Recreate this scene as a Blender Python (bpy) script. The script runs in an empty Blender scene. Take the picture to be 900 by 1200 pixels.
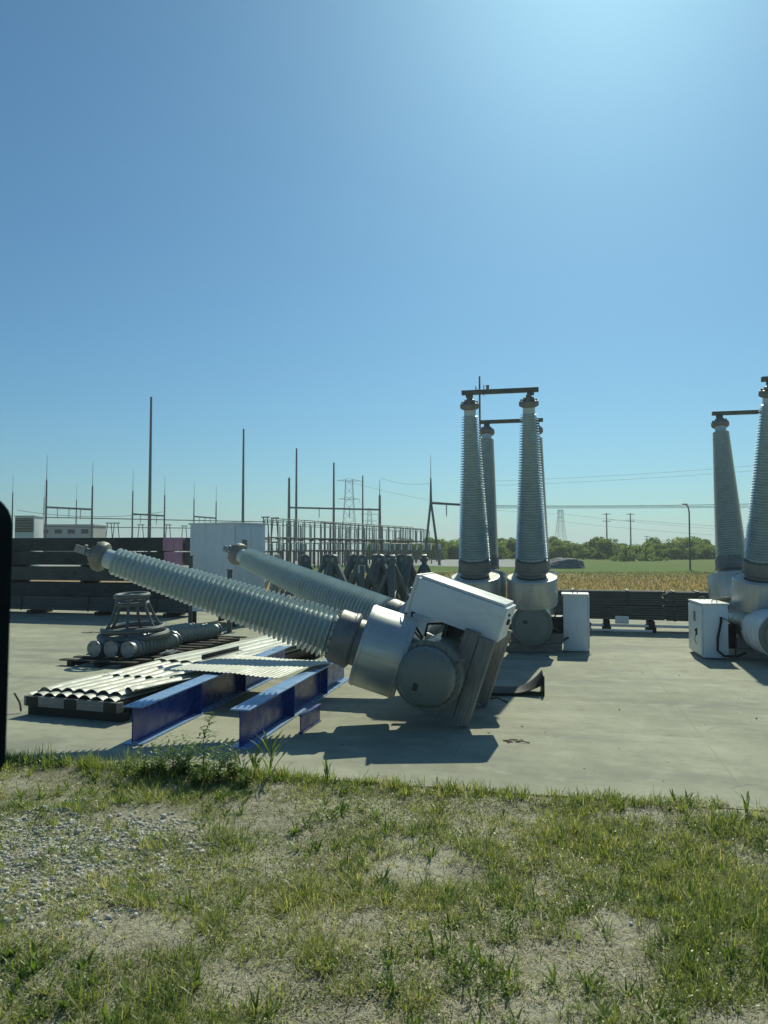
import bpy, bmesh, math, random
import numpy as np
from mathutils import Vector, Matrix

random.seed(7)
R = math.radians
S = bpy.context.scene
COL = S.collection

# ------------------------------------------------------------------ camera
H = 2.2
HORIZON = 642.0
PITCH = math.atan((HORIZON - 600) / 900.0)
cam_d = bpy.data.cameras.new('camera')
cam_d.sensor_fit = 'HORIZONTAL'; cam_d.sensor_width = 36.0; cam_d.lens = 36.0
cam_d.clip_start = 0.05; cam_d.clip_end = 9000
cam_d.dof.use_dof = True; cam_d.dof.focus_distance = 13.0; cam_d.dof.aperture_fstop = 11.0
cam = bpy.data.objects.new('camera', cam_d); COL.objects.link(cam)
cam.location = (0, 0, H); cam.rotation_euler = (R(90) + PITCH, 0, 0)
S.camera = cam
S.render.resolution_x = 768; S.render.resolution_y = 1024

# ------------------------------------------------------------------ sky, sun, exposure
SUN_EL, SUN_AZ = 42.0, 17.0
w = bpy.data.worlds.new('World'); S.world = w; w.use_nodes = True
nt = w.node_tree
bg = nt.nodes['Background']
sky = nt.nodes.new('ShaderNodeTexSky'); sky.sky_type = 'NISHITA'; sky.sun_disc = False
sky.sun_elevation = R(SUN_EL); sky.sun_rotation = R(SUN_AZ)
sky.altitude = 150; sky.air_density = 1.0; sky.dust_density = 0.85; sky.ozone_density = 8.0
hs = nt.nodes.new('ShaderNodeHueSaturation'); hs.inputs['Saturation'].default_value = 1.0; hs.inputs['Value'].default_value = 1.0
tn = nt.nodes.new('ShaderNodeMix'); tn.data_type = 'RGBA'; tn.blend_type = 'MULTIPLY'; tn.inputs[0].default_value = 1.0; tn.inputs[7].default_value = (.57, .915, .89, 1)
nt.links.new(sky.outputs[0], hs.inputs['Color']); nt.links.new(hs.outputs[0], tn.inputs[6])
nt.links.new(tn.outputs[2], bg.inputs['Color']); bg.inputs['Strength'].default_value = 0.092
sun_d = bpy.data.lights.new('sun', 'SUN'); sun_d.energy = 4.1; sun_d.angle = R(0.53); sun_d.color = (1.0, 0.99, 0.74)
sun = bpy.data.objects.new('sun', sun_d); COL.objects.link(sun)
sdir = Vector((math.sin(R(SUN_AZ)) * math.cos(R(SUN_EL)), math.cos(R(SUN_AZ)) * math.cos(R(SUN_EL)), math.sin(R(SUN_EL))))
sun.rotation_euler = sdir.to_track_quat('Z', 'Y').to_euler(); sun.location = (20, 60, 60)
vs = S.view_settings
vs.view_transform = 'Standard'; vs.look = 'None'; vs.exposure = 0.0; vs.gamma = 1.0; vs.use_curve_mapping = False
S.cycles.max_bounces = 6; S.cycles.transparent_max_bounces = 8

# ------------------------------------------------------------------ helpers
def at(px, py, D):                      # the point seen at photo pixel (px, py) at distance D along +Y (900 x 1200 photo)
    return Vector(((px - 450) / 900 * D, D, H + (HORIZON - py) / 900 * D))
def gnd(px, py, z=0.0):
    D = (H - z) * 900 / (py - HORIZON)
    return Vector(((px - 450) / 900 * D, D, z))

def tag(o, label=None, cat=None, group=None, kind=None):
    if label: o['label'] = label
    if cat: o['category'] = cat
    if group: o['group'] = group
    if kind: o['kind'] = kind
    return o
def empty(name, loc=(0, 0, 0), rz=0.0, label=None, cat=None, group=None):
    o = bpy.data.objects.new(name, None); COL.objects.link(o)
    o.empty_display_size = 0.2
    o.location = loc; o.rotation_euler = (0, 0, rz)
    return tag(o, label, cat, group)
def dup(root, loc=None, rz=None, label=None, group=None):
    r = root.copy(); COL.objects.link(r)
    if loc is not None: r.location = loc
    if rz is not None: r.rotation_euler = (0, 0, rz)
    if label: r['label'] = label
    if group: r['group'] = group
    for ch in list(root.children):
        c = ch.copy(); COL.objects.link(c); c.parent = r
        for g in list(ch.children):
            d = g.copy(); COL.objects.link(d); d.parent = c
    return r

def axis_frame(p, q):
    d = (Vector(q) - Vector(p)); L = d.length
    m = d.to_track_quat('Z', 'Y').to_matrix().to_4x4(); m.translation = Vector(p)
    return m, L

class MB:
    def __init__(s): s.V = []; s.F = []; s.M = []; s.T = Matrix.Identity(4); s.mi = 0
    def _add(s, vs, fs):
        b = len(s.V)
        s.V += [tuple(s.T @ Vector(v)) for v in vs]
        s.F += [tuple(b + i for i in f) for f in fs]; s.M += [s.mi] * len(fs)
        return s
    def box(s, c, d, rz=0.0, rot=None):
        x, y, z = d[0] / 2, d[1] / 2, d[2] / 2
        m = rot if rot is not None else Matrix.Rotation(rz, 3, 'Z')
        vs = [tuple(m @ Vector((i * x, j * y, k * z)) + Vector(c)) for i in (-1, 1) for j in (-1, 1) for k in (-1, 1)]
        return s._add(vs, [(0, 1, 3, 2), (4, 6, 7, 5), (0, 4, 5, 1), (2, 3, 7, 6), (0, 2, 6, 4), (1, 5, 7, 3)])
    def beam(s, p, q, wx, wy, roll=0.0):    # rectangular bar from p to q
        m, L = axis_frame(p, q); m = m @ Matrix.Rotation(roll, 4, 'Z')
        x, y = wx / 2, wy / 2
        vs = [tuple(m @ Vector((a, b, c))) for c in (0, L) for a, b in ((-x, -y), (x, -y), (x, y), (-x, y))]
        return s._add(vs, [(3, 2, 1, 0), (4, 5, 6, 7), (0, 1, 5, 4), (1, 2, 6, 5), (2, 3, 7, 6), (3, 0, 4, 7)])
    def lathe(s, prof, n=32, m=None, cap0=True, cap1=True):
        m = m or Matrix.Identity(4)
        vs = []; fs = []
        for (r, z) in prof:
            for k in range(n):
                a = 2 * math.pi * k / n
                vs.append(tuple(m @ Vector((r * math.cos(a), r * math.sin(a), z))))
        for i in range(len(prof) - 1):
            for k in range(n):
                k2 = (k + 1) % n
                fs.append((i * n + k, i * n + k2, (i + 1) * n + k2, (i + 1) * n + k))
        if cap0: fs.append(tuple(range(n - 1, -1, -1)))
        if cap1: fs.append(tuple((len(prof) - 1) * n + k for k in range(n)))
        return s._add(vs, fs)
    def tube(s, p, q, r, r2=None, n=10):
        m, L = axis_frame(p, q)
        return s.lathe([(r, 0), (r2 if r2 is not None else r, L)], n, m)
    def path(s, pts, r, n=8, closed=False):
        pts = [Vector(p) for p in pts]; N = len(pts); vs = []; fs = []
        up = None
        for i, p in enumerate(pts):
            if closed: d = pts[(i + 1) % N] - pts[i - 1]
            else: d = pts[min(i + 1, N - 1)] - pts[max(i - 1, 0)]
            d.normalize()
            if up is None: up = d.orthogonal().normalized()
            up = (up - d * up.dot(d)).normalized(); sd = d.cross(up)
            for k in range(n):
                a = 2 * math.pi * k / n
                vs.append(tuple(p + (up * math.cos(a) + sd * math.sin(a)) * (r if not callable(r) else r(i / (N - 1)))))
        for i in range(N if closed else N - 1):
            j = (i + 1) % N
            for k in range(n):
                k2 = (k + 1) % n; fs.append((i * n + k, i * n + k2, j * n + k2, j * n + k))
        if not closed: fs += [tuple(range(n - 1, -1, -1)), tuple((N - 1) * n + k for k in range(n))]
        return s._add(vs, fs)
    def prism(s, outline, y0, y1):          # outline in the XZ plane, extruded along Y
        n = len(outline)
        vs = [(x, y0, z) for x, z in outline] + [(x, y1, z) for x, z in outline]
        fs = [tuple(range(n)), tuple(range(2 * n - 1, n - 1, -1))]
        fs += [((i + 1) % n, i, n + i, n + (i + 1) % n) for i in range(n)]
        return s._add(vs, fs)
    def build(s, name, mats, parent=None, bevel=0.0, smooth=True, label=None, ang=32):
        me = bpy.data.meshes.new(name); me.from_pydata(s.V, [], s.F)
        ms = mats if isinstance(mats, (list, tuple)) else [mats]
        for m in ms: me.materials.append(m)
        me.polygons.foreach_set('material_index', s.M)
        bm = bmesh.new(); bm.from_mesh(me)
        bmesh.ops.recalc_face_normals(bm, faces=bm.faces)
        if bevel > 0:
            es = [e for e in bm.edges if e.is_manifold and e.calc_face_angle(0) > 0.6]
            bmesh.ops.bevel(bm, geom=es, offset=bevel, segments=2, affect='EDGES', profile=0.6, clamp_overlap=True)
        bm.to_mesh(me); bm.free()
        if smooth:
            me.polygons.foreach_set('use_smooth', [True] * len(me.polygons))
            me.set_sharp_from_angle(angle=R(ang))
        me.update()
        o = bpy.data.objects.new(name, me); COL.objects.link(o)
        if parent: o.parent = parent
        if label: o['label'] = label
        return o

# ------------------------------------------------------------------ value noise in numpy (for scattering)
class Noise:
    def __init__(s, seed):
        s.g = np.random.default_rng(seed).random((256, 256))
    def __call__(s, x, y, f):
        x = np.asarray(x) * f + 1000.0; y = np.asarray(y) * f + 1000.0
        i = np.floor(x).astype(int); j = np.floor(y).astype(int); u = x - i; v = y - j
        u = u * u * (3 - 2 * u); v = v * v * (3 - 2 * v); g = s.g
        a = g[i % 256, j % 256]; b = g[(i + 1) % 256, j % 256]; c = g[i % 256, (j + 1) % 256]; d = g[(i + 1) % 256, (j + 1) % 256]
        return (a * (1 - u) + b * u) * (1 - v) + (c * (1 - u) + d * u) * v
    def fbm(s, x, y, f):
        return (s(x, y, f) * .5 + s(np.asarray(x) + 7.3, np.asarray(y) - 3.1, f * 2.1) * .3 + s(np.asarray(x) - 17, np.asarray(y) + 9, f * 4.3) * .2)
NZ = Noise(3); NZ2 = Noise(11)

# ------------------------------------------------------------------ materials
def new_mat(name):
    m = bpy.data.materials.new(name); m.use_nodes = True
    n = m.node_tree.nodes; b = n['Principled BSDF']
    return m, m.node_tree, n, b
def mixc(t, a, b, fac=None, mode='MIX'):
    n = t.nodes.new('ShaderNodeMix'); n.data_type = 'RGBA'; n.blend_type = mode
    for sock, v in ((n.inputs[6], a), (n.inputs[7], b)):
        if isinstance(v, tuple): sock.default_value = (*v[:3], 1)
        else: t.links.new(v, sock)
    if fac is None: n.inputs[0].default_value = 0.5
    elif isinstance(fac, (int, float)): n.inputs[0].default_value = fac
    else: t.links.new(fac, n.inputs[0])
    return n.outputs[2]
def noise(t, scale, detail=5, rough=0.6, vec=None, stretch=None):
    tc = t.nodes.new('ShaderNodeTexCoord')
    v = vec or tc.outputs['Object']
    if stretch:
        mp = t.nodes.new('ShaderNodeMapping'); mp.inputs['Scale'].default_value = stretch
        t.links.new(v, mp.inputs['Vector']); v = mp.outputs[0]
    n = t.nodes.new('ShaderNodeTexNoise'); n.inputs['Scale'].default_value = scale
    n.inputs['Detail'].default_value = detail; n.inputs['Roughness'].default_value = rough
    t.links.new(v, n.inputs['Vector'])
    return n.outputs['Fac']
def ramp(t, fac, lo, hi, a=0.0, b=1.0):
    n = t.nodes.new('ShaderNodeMapRange'); n.inputs[1].default_value = lo; n.inputs[2].default_value = hi
    n.inputs[3].default_value = a; n.inputs[4].default_value = b
    t.links.new(fac, n.inputs[0]); return n.outputs[0]
def mth(t, op, a, b=None):
    n = t.nodes.new('ShaderNodeMath'); n.operation = op
    for i, v in enumerate((a, b)):
        if v is None: continue
        if isinstance(v, (int, float)): n.inputs[i].default_value = v
        else: t.links.new(v, n.inputs[i])
    return n.outputs[0]
def bump(t, b, h, strength=0.3, dist=0.01):
    n = t.nodes.new('ShaderNodeBump'); n.inputs['Strength'].default_value = strength; n.inputs['Distance'].default_value = dist
    t.links.new(h, n.inputs['Height']); t.links.new(n.outputs[0], b.inputs['Normal'])

def paint(name, c1, c2, scale=3.0, rough=0.5, metal=0.0, stretch=None, bmp=0.15, dirt=None, dirt_amt=0.5, dirt_scale=2.0, dirt_stretch=None, rvar=0.15, fine=60.0, bdist=0.004, spec=0.5):
    m, t, n, b = new_mat(name)
    f = noise(t, scale, 6, 0.65, stretch=stretch)
    col = mixc(t, c1, c2, ramp(t, f, 0.35, 0.65))
    if dirt:
        d = noise(t, dirt_scale, 8, 0.7, stretch=dirt_stretch)
        col = mixc(t, col, dirt, mth(t, 'MULTIPLY', ramp(t, d, 0.5, 0.72), dirt_amt))
    t.links.new(col, b.inputs['Base Color'])
    b.inputs['Metallic'].default_value = metal
    b.inputs['Specular IOR Level'].default_value = spec
    r = noise(t, scale * 4, 4, 0.6, stretch=stretch)
    t.links.new(ramp(t, r, 0.3, 0.7, max(0.05, rough - rvar), min(1, rough + rvar)), b.inputs['Roughness'])
    h = noise(t, fine, 4, 0.6, stretch=stretch)
    bump(t, b, h, bmp, bdist)
    return m

M_porc = paint('grey_porcelain', (.50, .60, .61), (.56, .66, .66), 5, .2, bmp=.03, dirt=(.22, .22, .19), dirt_amt=.35, dirt_scale=6)
M_post = paint('dark_glazed_insulator', (.20, .25, .25), (.26, .31, .30), 5, .16, bmp=.03, dirt=(.16, .16, .14), dirt_amt=.4, dirt_scale=6)
M_alu = paint('brushed_aluminium', (.42, .455, .455), (.55, .575, .56), 2.5, .46, .7, stretch=(6, 6, .35), bmp=.05, dirt=(.30, .31, .30), dirt_amt=.5, dirt_scale=3, dirt_stretch=(5, 5, .4))
M_aluin = paint('pale_cover_top', (.62, .62, .56), (.70, .70, .64), 4, .6, bmp=.1, dirt=(.4, .38, .32), dirt_amt=.5)
M_collar = paint('dark_collar_casting', (.14, .155, .16), (.20, .21, .21), 4, .5, .2, bmp=.15)
M_bronze = paint('weathered_terminal_casting', (.20, .20, .175), (.27, .265, .235), 9, .6, .3, bmp=.3, dirt=(.1, .1, .09), dirt_amt=.6)
M_tank = paint('tank_grey_enamel', (.155, .18, .165), (.195, .215, .195), 3, .36, bmp=.08, dirt=(.11, .115, .095), dirt_amt=.6, dirt_scale=3)
M_tankwrap = paint('white_wrap', (.72, .74, .78), (.8, .82, .85), 3, .4, bmp=.1, dirt=(.5, .5, .48), dirt_amt=.4)
M_cab = paint('cabinet_grey_white', (.66, .74, .77), (.72, .79, .81), 1.6, .42, bmp=.04, dirt=(.36, .36, .30), dirt_amt=.35, dirt_scale=3.5, dirt_stretch=(1.2, 1.2, .5))
M_cabtop = paint('cabinet_lid_white', (.62, .65, .66), (.70, .72, .72), 2, .45, bmp=.05, dirt=(.4, .4, .35), dirt_amt=.45)
M_blackpl = paint('black_plastic', (.012, .013, .015), (.02, .021, .023), 8, .4, bmp=.1)
M_rubber = paint('black_rubber', (.012, .012, .012), (.026, .025, .023), 5, .62, bmp=.4, dirt=(.07, .065, .055), dirt_amt=.4, spec=.3)
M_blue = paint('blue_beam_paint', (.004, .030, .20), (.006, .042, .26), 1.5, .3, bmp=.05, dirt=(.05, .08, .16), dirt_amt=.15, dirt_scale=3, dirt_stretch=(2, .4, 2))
M_bluesheen = paint('blue_paint_with_painted_sheen', (.20, .35, .62), (.27, .42, .68), 2.5, .28, bmp=.05, dirt=(.30, .34, .38), dirt_amt=.5, dirt_scale=4, dirt_stretch=(3, .5, 3))  # beam flanges: grazing sun and sky sheen put into a paler blue
M_dsteel = paint('dark_weathered_steel', (.045, .05, .05), (.075, .08, .08), 4, .55, .4, bmp=.2, dirt=(.09, .07, .05), dirt_amt=.4)
M_bar = paint('weathered_bar_steel', (.11, .115, .10), (.16, .16, .135), 5, .6, .3, bmp=.2)
M_stand = paint('green_grey_stand_steel', (.12, .145, .14), (.175, .20, .19), 4, .55, .2, bmp=.2, dirt=(.07, .06, .045), dirt_amt=.5)
M_posts = paint('old_galvanised_posts', (.055, .07, .075), (.09, .105, .11), 3, .6, .3, bmp=.1)
M_galv = paint('galvanised_steel', (.22, .24, .25), (.32, .34, .345), 9, .5, .6, bmp=.1)
M_galvd = paint('dull_galvanised_steel', (.10, .115, .12), (.15, .165, .17), 4, .55, .4, bmp=.1)
M_sstack = paint('stacked_channel_steel', (.065, .075, .08), (.105, .118, .122), 3, .5, .45, stretch=(.4, 6, 6), bmp=.2, dirt=(.05, .045, .04), dirt_amt=.5)
M_sheet = paint('weathered_corrugated_sheet', (.40, .42, .36), (.54, .55, .48), 1.3, .5, bmp=.08, dirt=(.36, .33, .26), dirt_amt=.5, dirt_scale=3, dirt_stretch=(3, .7, 3))
M_pink = paint('faded_pink_paint', (.50, .24, .33), (.58, .31, .39), 5, .7, bmp=.3, dirt=(.2, .1, .12), dirt_amt=.6)
M_rust = paint('rust', (.10, .055, .03), (.16, .09, .05), 8, .8, bmp=.4)
M_rope = paint('pale_rope', (.5, .5, .46), (.6, .6, .55), 30, .9, bmp=.5)
M_bldg = paint('pale_building_panel', (.36, .38, .36), (.42, .44, .41), 1, .7, bmp=.05)
M_louv = paint('louvre_white', (.60, .64, .66), (.68, .7, .72), 1, .5, bmp=.05)
M_mirror = paint('mirror_housing_black', (.002, .004, .006), (.003, .006, .008), 20, .8, bmp=.1, fine=400, bdist=.0003, spec=.0)

def wood(name, c1, c2, crack, sc=(9, 1.0, 9), bmp=.6):
    m, t, n, b = new_mat(name)
    f = noise(t, 3.0, 9, .7, stretch=sc)
    g = noise(t, 1.1, 5, .6)
    col = mixc(t, c1, c2, ramp(t, f, .35, .65))
    col = mixc(t, col, crack, ramp(t, f, .60, .72))
    col = mixc(t, col, mixc(t, col, crack, .55), ramp(t, g, .45, .7))
    t.links.new(col, b.inputs['Base Color']); b.inputs['Roughness'].default_value = .85
    b.inputs['Specular IOR Level'].default_value = .25
    bump(t, b, f, bmp, .012)
    return m
M_skid = wood('weathered_grey_timber', (.19, .185, .165), (.34, .33, .30), (.06, .055, .05), sc=(1.0, 14, 14))
M_timber = wood('charred_black_timber', (.035, .042, .042), (.085, .092, .088), (.016, .017, .017), sc=(1.0, 9, 9))
M_timber2 = wood('grey_brown_timber', (.08, .085, .078), (.14, .14, .125), (.025, .025, .025), sc=(1.0, 9, 9))
M_dunnage = wood('dark_pallet_timber', (.035, .035, .03), (.065, .062, .052), (.015, .015, .013), sc=(9, 1.0, 9))

def concrete():
    m, t, n, b = new_mat('yard_concrete')
    a = noise(t, .35, 7, .65); c = noise(t, 2.2, 8, .7); d = noise(t, 40, 4, .7); e = noise(t, .8, 6, .6, stretch=(.25, 1.6, 1))
    col = mixc(t, (.27, .275, .205), (.39, .39, .295), ramp(t, a, .38, .62))
    col = mixc(t, col, (.20, .21, .175), mth(t, 'MULTIPLY', ramp(t, e, .47, .66), .75))
    col = mixc(t, col, (.45, .45, .37), mth(t, 'MULTIPLY', ramp(t, c, .52, .70), .6))
    col = mixc(t, col, (.20, .20, .17), mth(t, 'MULTIPLY', ramp(t, c, .48, .32), .6))
    col = mixc(t, col, (.17, .165, .14), mth(t, 'MULTIPLY', ramp(t, d, .56, .72), .35))
    # hairline cracks
    tc = t.nodes.new('ShaderNodeTexCoord')
    wob = t.nodes.new('ShaderNodeTexNoise'); wob.inputs['Scale'].default_value = 1.3; wob.inputs['Detail'].default_value = 6
    t.links.new(tc.outputs['Object'], wob.inputs['Vector'])
    vm = t.nodes.new('ShaderNodeVectorMath'); vm.operation = 'MULTIPLY_ADD'
    t.links.new(wob.outputs['Color'], vm.inputs[0]); vm.inputs[1].default_value = (1.2, 1.2, 0); t.links.new(tc.outputs['Object'], vm.inputs[2])
    vo = t.nodes.new('ShaderNodeTexVoronoi'); vo.feature = 'DISTANCE_TO_EDGE'; vo.inputs['Scale'].default_value = .22
    t.links.new(vm.outputs[0], vo.inputs['Vector'])
    crack = ramp(t, vo.outputs['Distance'], .0025, .0008)
    mask = ramp(t, noise(t, .5, 3), .42, .55)
    ck = mth(t, 'MULTIPLY', mth(t, 'MULTIPLY', crack, mask), .3)
    col = mixc(t, col, (.10, .10, .085), ck)
    sp = t.nodes.new('ShaderNodeSeparateXYZ'); t.links.new(tc.outputs['Object'], sp.inputs[0])
    def joint(v, step, off):
        q = mth(t, 'ABSOLUTE', mth(t, 'SUBTRACT', mth(t, 'FRACT', mth(t, 'ADD', mth(t, 'DIVIDE', v, step), off)), .5))
        return ramp(t, q, .5 - .014 / step, .5 - .006 / step)
    jm = mth(t, 'MAXIMUM', joint(sp.outputs[0], 4.6, .30), joint(sp.outputs[1], 5.2, .55))
    col = mixc(t, col, (.12, .12, .095), mth(t, 'MULTIPLY', jm, mth(t, 'MULTIPLY', ramp(t, c, .35, .65), .38)))
    st = noise(t, .55, 4, .5); st2 = noise(t, 6, 6, .7)
    col = mixc(t, col, (.13, .13, .11), mth(t, 'MULTIPLY', mth(t, 'MULTIPLY', ramp(t, st, .62, .72), ramp(t, st2, .35, .6)), .55))
    wv = t.nodes.new('ShaderNodeTexWave'); wv.wave_type = 'RINGS'; wv.inputs['Scale'].default_value = .16; wv.inputs['Distortion'].default_value = 1.2; wv.inputs['Detail'].default_value = 2
    mp = t.nodes.new('ShaderNodeMapping'); mp.inputs['Location'].default_value = (9, 14, 0); t.links.new(tc.outputs['Object'], mp.inputs['Vector']); t.links.new(mp.outputs[0], wv.inputs['Vector'])
    col = mixc(t, col, (.17, .17, .14), mth(t, 'MULTIPLY', mth(t, 'MULTIPLY', ramp(t, wv.outputs['Fac'], .86, .97), ramp(t, noise(t, 3, 5), .4, .65)), .35))
    col = mixc(t, col, (.50, .50, .43), mth(t, 'MULTIPLY', ramp(t, noise(t, 95, 3, .7), .63, .72), .5))
    t.links.new(col, b.inputs['Base Color']); b.inputs['Roughness'].default_value = .85
    b.inputs['Specular IOR Level'].default_value = .35
    bump(t, b, mth(t, 'ADD', d, mth(t, 'MULTIPLY', c, .6)), .25, .006)
    return m
M_conc = concrete()

def ground_mat():
    m, t, n, b = new_mat('ground_soil_and_field')
    tc = t.nodes.new('ShaderNodeTexCoord'); sp = t.nodes.new('ShaderNodeSeparateXYZ')
    t.links.new(tc.outputs['Object'], sp.inputs[0]); X, Y = sp.outputs[0], sp.outputs[1]
    a = noise(t, 1.4, 8, .7); f = noise(t, 14, 8, .75); ff = noise(t, 60, 5, .7)
    near = mixc(t, (.23, .22, .15), (.50, .47, .37), ramp(t, a, .35, .62))
    near = mixc(t, near, (.09, .085, .045), mth(t, 'MULTIPLY', ramp(t, f, .5, .68), .7))
    near = mixc(t, near, (.36, .34, .27), mth(t, 'MULTIPLY', ramp(t, ff, .55, .72), .6))
    # field bands beyond the yard: dry reddish strip, then green
    big = noise(t, .06, 6, .65); tuft = noise(t, 1.1, 6, .75, stretch=(1, .35, 1)); fine = noise(t, 4.0, 6, .8, stretch=(1, .4, 1))
    dry = mixc(t, (.30, .22, .12), (.44, .31, .18), ramp(t, tuft, .4, .62))
    dry = mixc(t, dry, (.12, .13, .045), mth(t, 'MULTIPLY', ramp(t, fine, .52, .66), .8))
    grn = mixc(t, (.085, .15, .03), (.13, .195, .045), ramp(t, tuft, .35, .65))
    grn = mixc(t, grn, (.16, .14, .06), mth(t, 'MULTIPLY', ramp(t, big, .5, .62), .7))
    yw = mth(t, 'ADD', Y, ramp(t, big, .3, .7, -14, 14))
    fld = mixc(t, dry, grn, ramp(t, yw, 60, 72))
    grav = mixc(t, (.30, .31, .31), (.42, .42, .41), ramp(t, fine, .4, .6))
    gm = mth(t, 'MULTIPLY', ramp(t, yw, 92, 97), ramp(t, X, 26, 23))
    fld = mixc(t, fld, grav, gm)
    col = mixc(t, near, fld, ramp(t, Y, 15, 18))
    t.links.new(col, b.inputs['Base Color']); b.inputs['Roughness'].default_value = .95
    b.inputs['Specular IOR Level'].default_value = .1
    bump(t, b, mth(t, 'ADD', f, ff), .7, .02)
    return m
M_ground = ground_mat()

def blade_mat(name, stops, trans=.45, rough=.6):
    m, t, n, b = new_mat(name)
    at_ = t.nodes.new('ShaderNodeAttribute'); at_.attribute_name = 'tint'
    cr = t.nodes.new('ShaderNodeValToRGB')
    el = cr.color_ramp.elements
    el[0].position, el[0].color = stops[0][0], (*stops[0][1], 1)
    el[1].position, el[1].color = stops[-1][0], (*stops[-1][1], 1)
    for p, c in stops[1:-1]:
        e = el.new(p); e.color = (*c, 1)
    t.links.new(at_.outputs['Fac'], cr.inputs[0])
    t.links.new(cr.outputs[0], b.inputs['Base Color']); b.inputs['Roughness'].default_value = rough
    b.inputs['Specular IOR Level'].default_value = .3
    tr = t.nodes.new('ShaderNodeBsdfTranslucent')
    t.links.new(mixc(t, cr.outputs[0], (1.0, 1.0, .45), 1.0, 'MULTIPLY'), tr.inputs[0])
    mx = t.nodes.new('ShaderNodeMixShader'); mx.inputs[0].default_value = trans
    t.links.new(b.outputs[0], mx.inputs[1]); t.links.new(tr.outputs[0], mx.inputs[2])
    t.links.new(mx.outputs[0], n['Material Output'].inputs['Surface'])
    return m
M_grass = blade_mat('verge_grass', [(0, (.14, .21, .07)), (.4, (.28, .35, .095)), (.7, (.43, .45, .15)), (.86, (.57, .53, .29)), (1, (.70, .65, .49))], .5, .38)
M_straw = blade_mat('dead_straw', [(0, (.22, .20, .13)), (.5, (.46, .41, .30)), (1, (.72, .67, .54))], .2, .6)
M_leaf = blade_mat('tree_leaf', [(0, (.11, .18, .07)), (.5, (.19, .27, .085)), (1, (.30, .36, .12))], .5)
M_leaf2 = blade_mat('pale_bush_leaf', [(0, (.16, .24, .09)), (.5, (.24, .32, .12)), (1, (.34, .40, .17))], .5)
M_weed = blade_mat('weed_leaf', [(0, (.09, .16, .03)), (.5, (.17, .26, .05)), (1, (.28, .36, .09))], .5, .4)
M_field = blade_mat('dry_field_plants', [(0, (.16, .20, .07)), (.35, (.30, .27, .14)), (.6, (.44, .32, .19)), (1, (.62, .47, .32))], .4)
M_bark = paint('bark', (.06, .05, .04), (.1, .085, .065), 4, .9, bmp=.5)
def stone_mat():
    m, t, n, b = new_mat('pale_gravel_stone')
    at_ = t.nodes.new('ShaderNodeAttribute'); at_.attribute_name = 'tint'
    f = noise(t, 45, 5, .7)
    col = mixc(t, (.32, .315, .285), (.70, .68, .61), at_.outputs['Fac'])
    col = mixc(t, col, (.22, .2, .17), mth(t, 'MULTIPLY', ramp(t, f, .55, .7), .5))
    t.links.new(col, b.inputs['Base Color']); b.inputs['Roughness'].default_value = .8
    return m
M_stone = stone_mat()
M_rock = paint('dark_heap_gravel', (.11, .125, .14), (.19, .20, .21), 2, .9, bmp=.6, bdist=.05, fine=8)

# ------------------------------------------------------------------ the ground: one sheet to the horizon
EDGE_A = R(-12.6); EX0, EY0 = 0.0, 7.26            # the near edge of the concrete
def edge_local_y(x, y):                            # > 0 on the concrete side
    return -(x - EX0) * math.sin(EDGE_A) + (y - EY0) * math.cos(EDGE_A)
def ground():
    xs = np.concatenate([[-5000, -1500, -500, -200, -90, -40, -20, -12], np.linspace(-7, 7, 141), [12, 20, 40, 90, 200, 500, 1500, 5000]])
    ys = np.concatenate([[-300, -60, -20, -6], np.linspace(0, 10, 101), [14, 18, 25, 35, 50, 70, 100, 140, 200, 400, 1000, 2500, 6000]])
    Xg, Yg = np.meshgrid(xs, ys)
    el = edge_local_y(Xg, Yg)
    near = np.clip((9.5 - Yg) / 1.5, 0, 1) * np.clip((9 - np.abs(Xg)) / 2, 0, 1)
    Z = -0.03 + near * (NZ.fbm(Xg, Yg, 1.1) - .5) * .11 * np.clip(-el / 0.6 + .3, 0, 1)
    Z = np.where(el > -0.15, np.minimum(Z, -0.018), Z); Z = np.where((el <= .05) & (el > -.5), Z * (1 - (1 + el / .5) * .75), Z)
    V = np.stack([Xg, Yg, Z], -1).reshape(-1, 3); nx, ny = len(xs), len(ys)
    F = [(j * nx + i, j * nx + i + 1, (j + 1) * nx + i + 1, (j + 1) * nx + i) for j in range(ny - 1) for i in range(nx - 1)]
    me = bpy.data.meshes.new('ground'); me.from_pydata(V.tolist(), [], F); me.materials.append(M_ground)
    me.polygons.foreach_set('use_smooth', [True] * len(me.polygons))
    o = bpy.data.objects.new('ground', me); COL.objects.link(o); tag(o, kind='structure')
ground()
def ground_z(x, y):
    el = edge_local_y(x, y)
    z = -0.03 + (NZ.fbm(x, y, 1.1) - .5) * .11 * np.clip(-el / 0.6 + .3, 0, 1) * np.clip((9.5 - y) / 1.5, 0, 1)
    z = np.where(el > -0.15, np.minimum(z, -.018), z); z = np.where((el <= .05) & (el > -.5), z * (1 - (1 + el / .5) * .75), z)
    return np.where(el > .02, 0.0, z)

b_ = MB()
n_e = 90
vs_ = []; rng_ = np.random.default_rng(5)
edge = [(x, 0.0 + (NZ(x, 0.5, 2.0) - .5) * .07 + (NZ(x, 9.5, 9.0) - .5) * .035) for x in np.linspace(-45, 45, 260)]
out = edge + [(45, 21.0), (-45, 21.0)]
n_ = len(out)
b_._add([(x, y, 0) for x, y in out] + [(x, y, -.16) for x, y in out],
        [tuple(range(n_))] + [((i + 1) % n_, i, n_ + i, n_ + (i + 1) % n_) for i in range(n_)])
slab = b_.build('concrete_yard', M_conc, smooth=False)
slab.location = (EX0, EY0, 0); slab.rotation_euler = (0, 0, EDGE_A); tag(slab, kind='structure')

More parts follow.
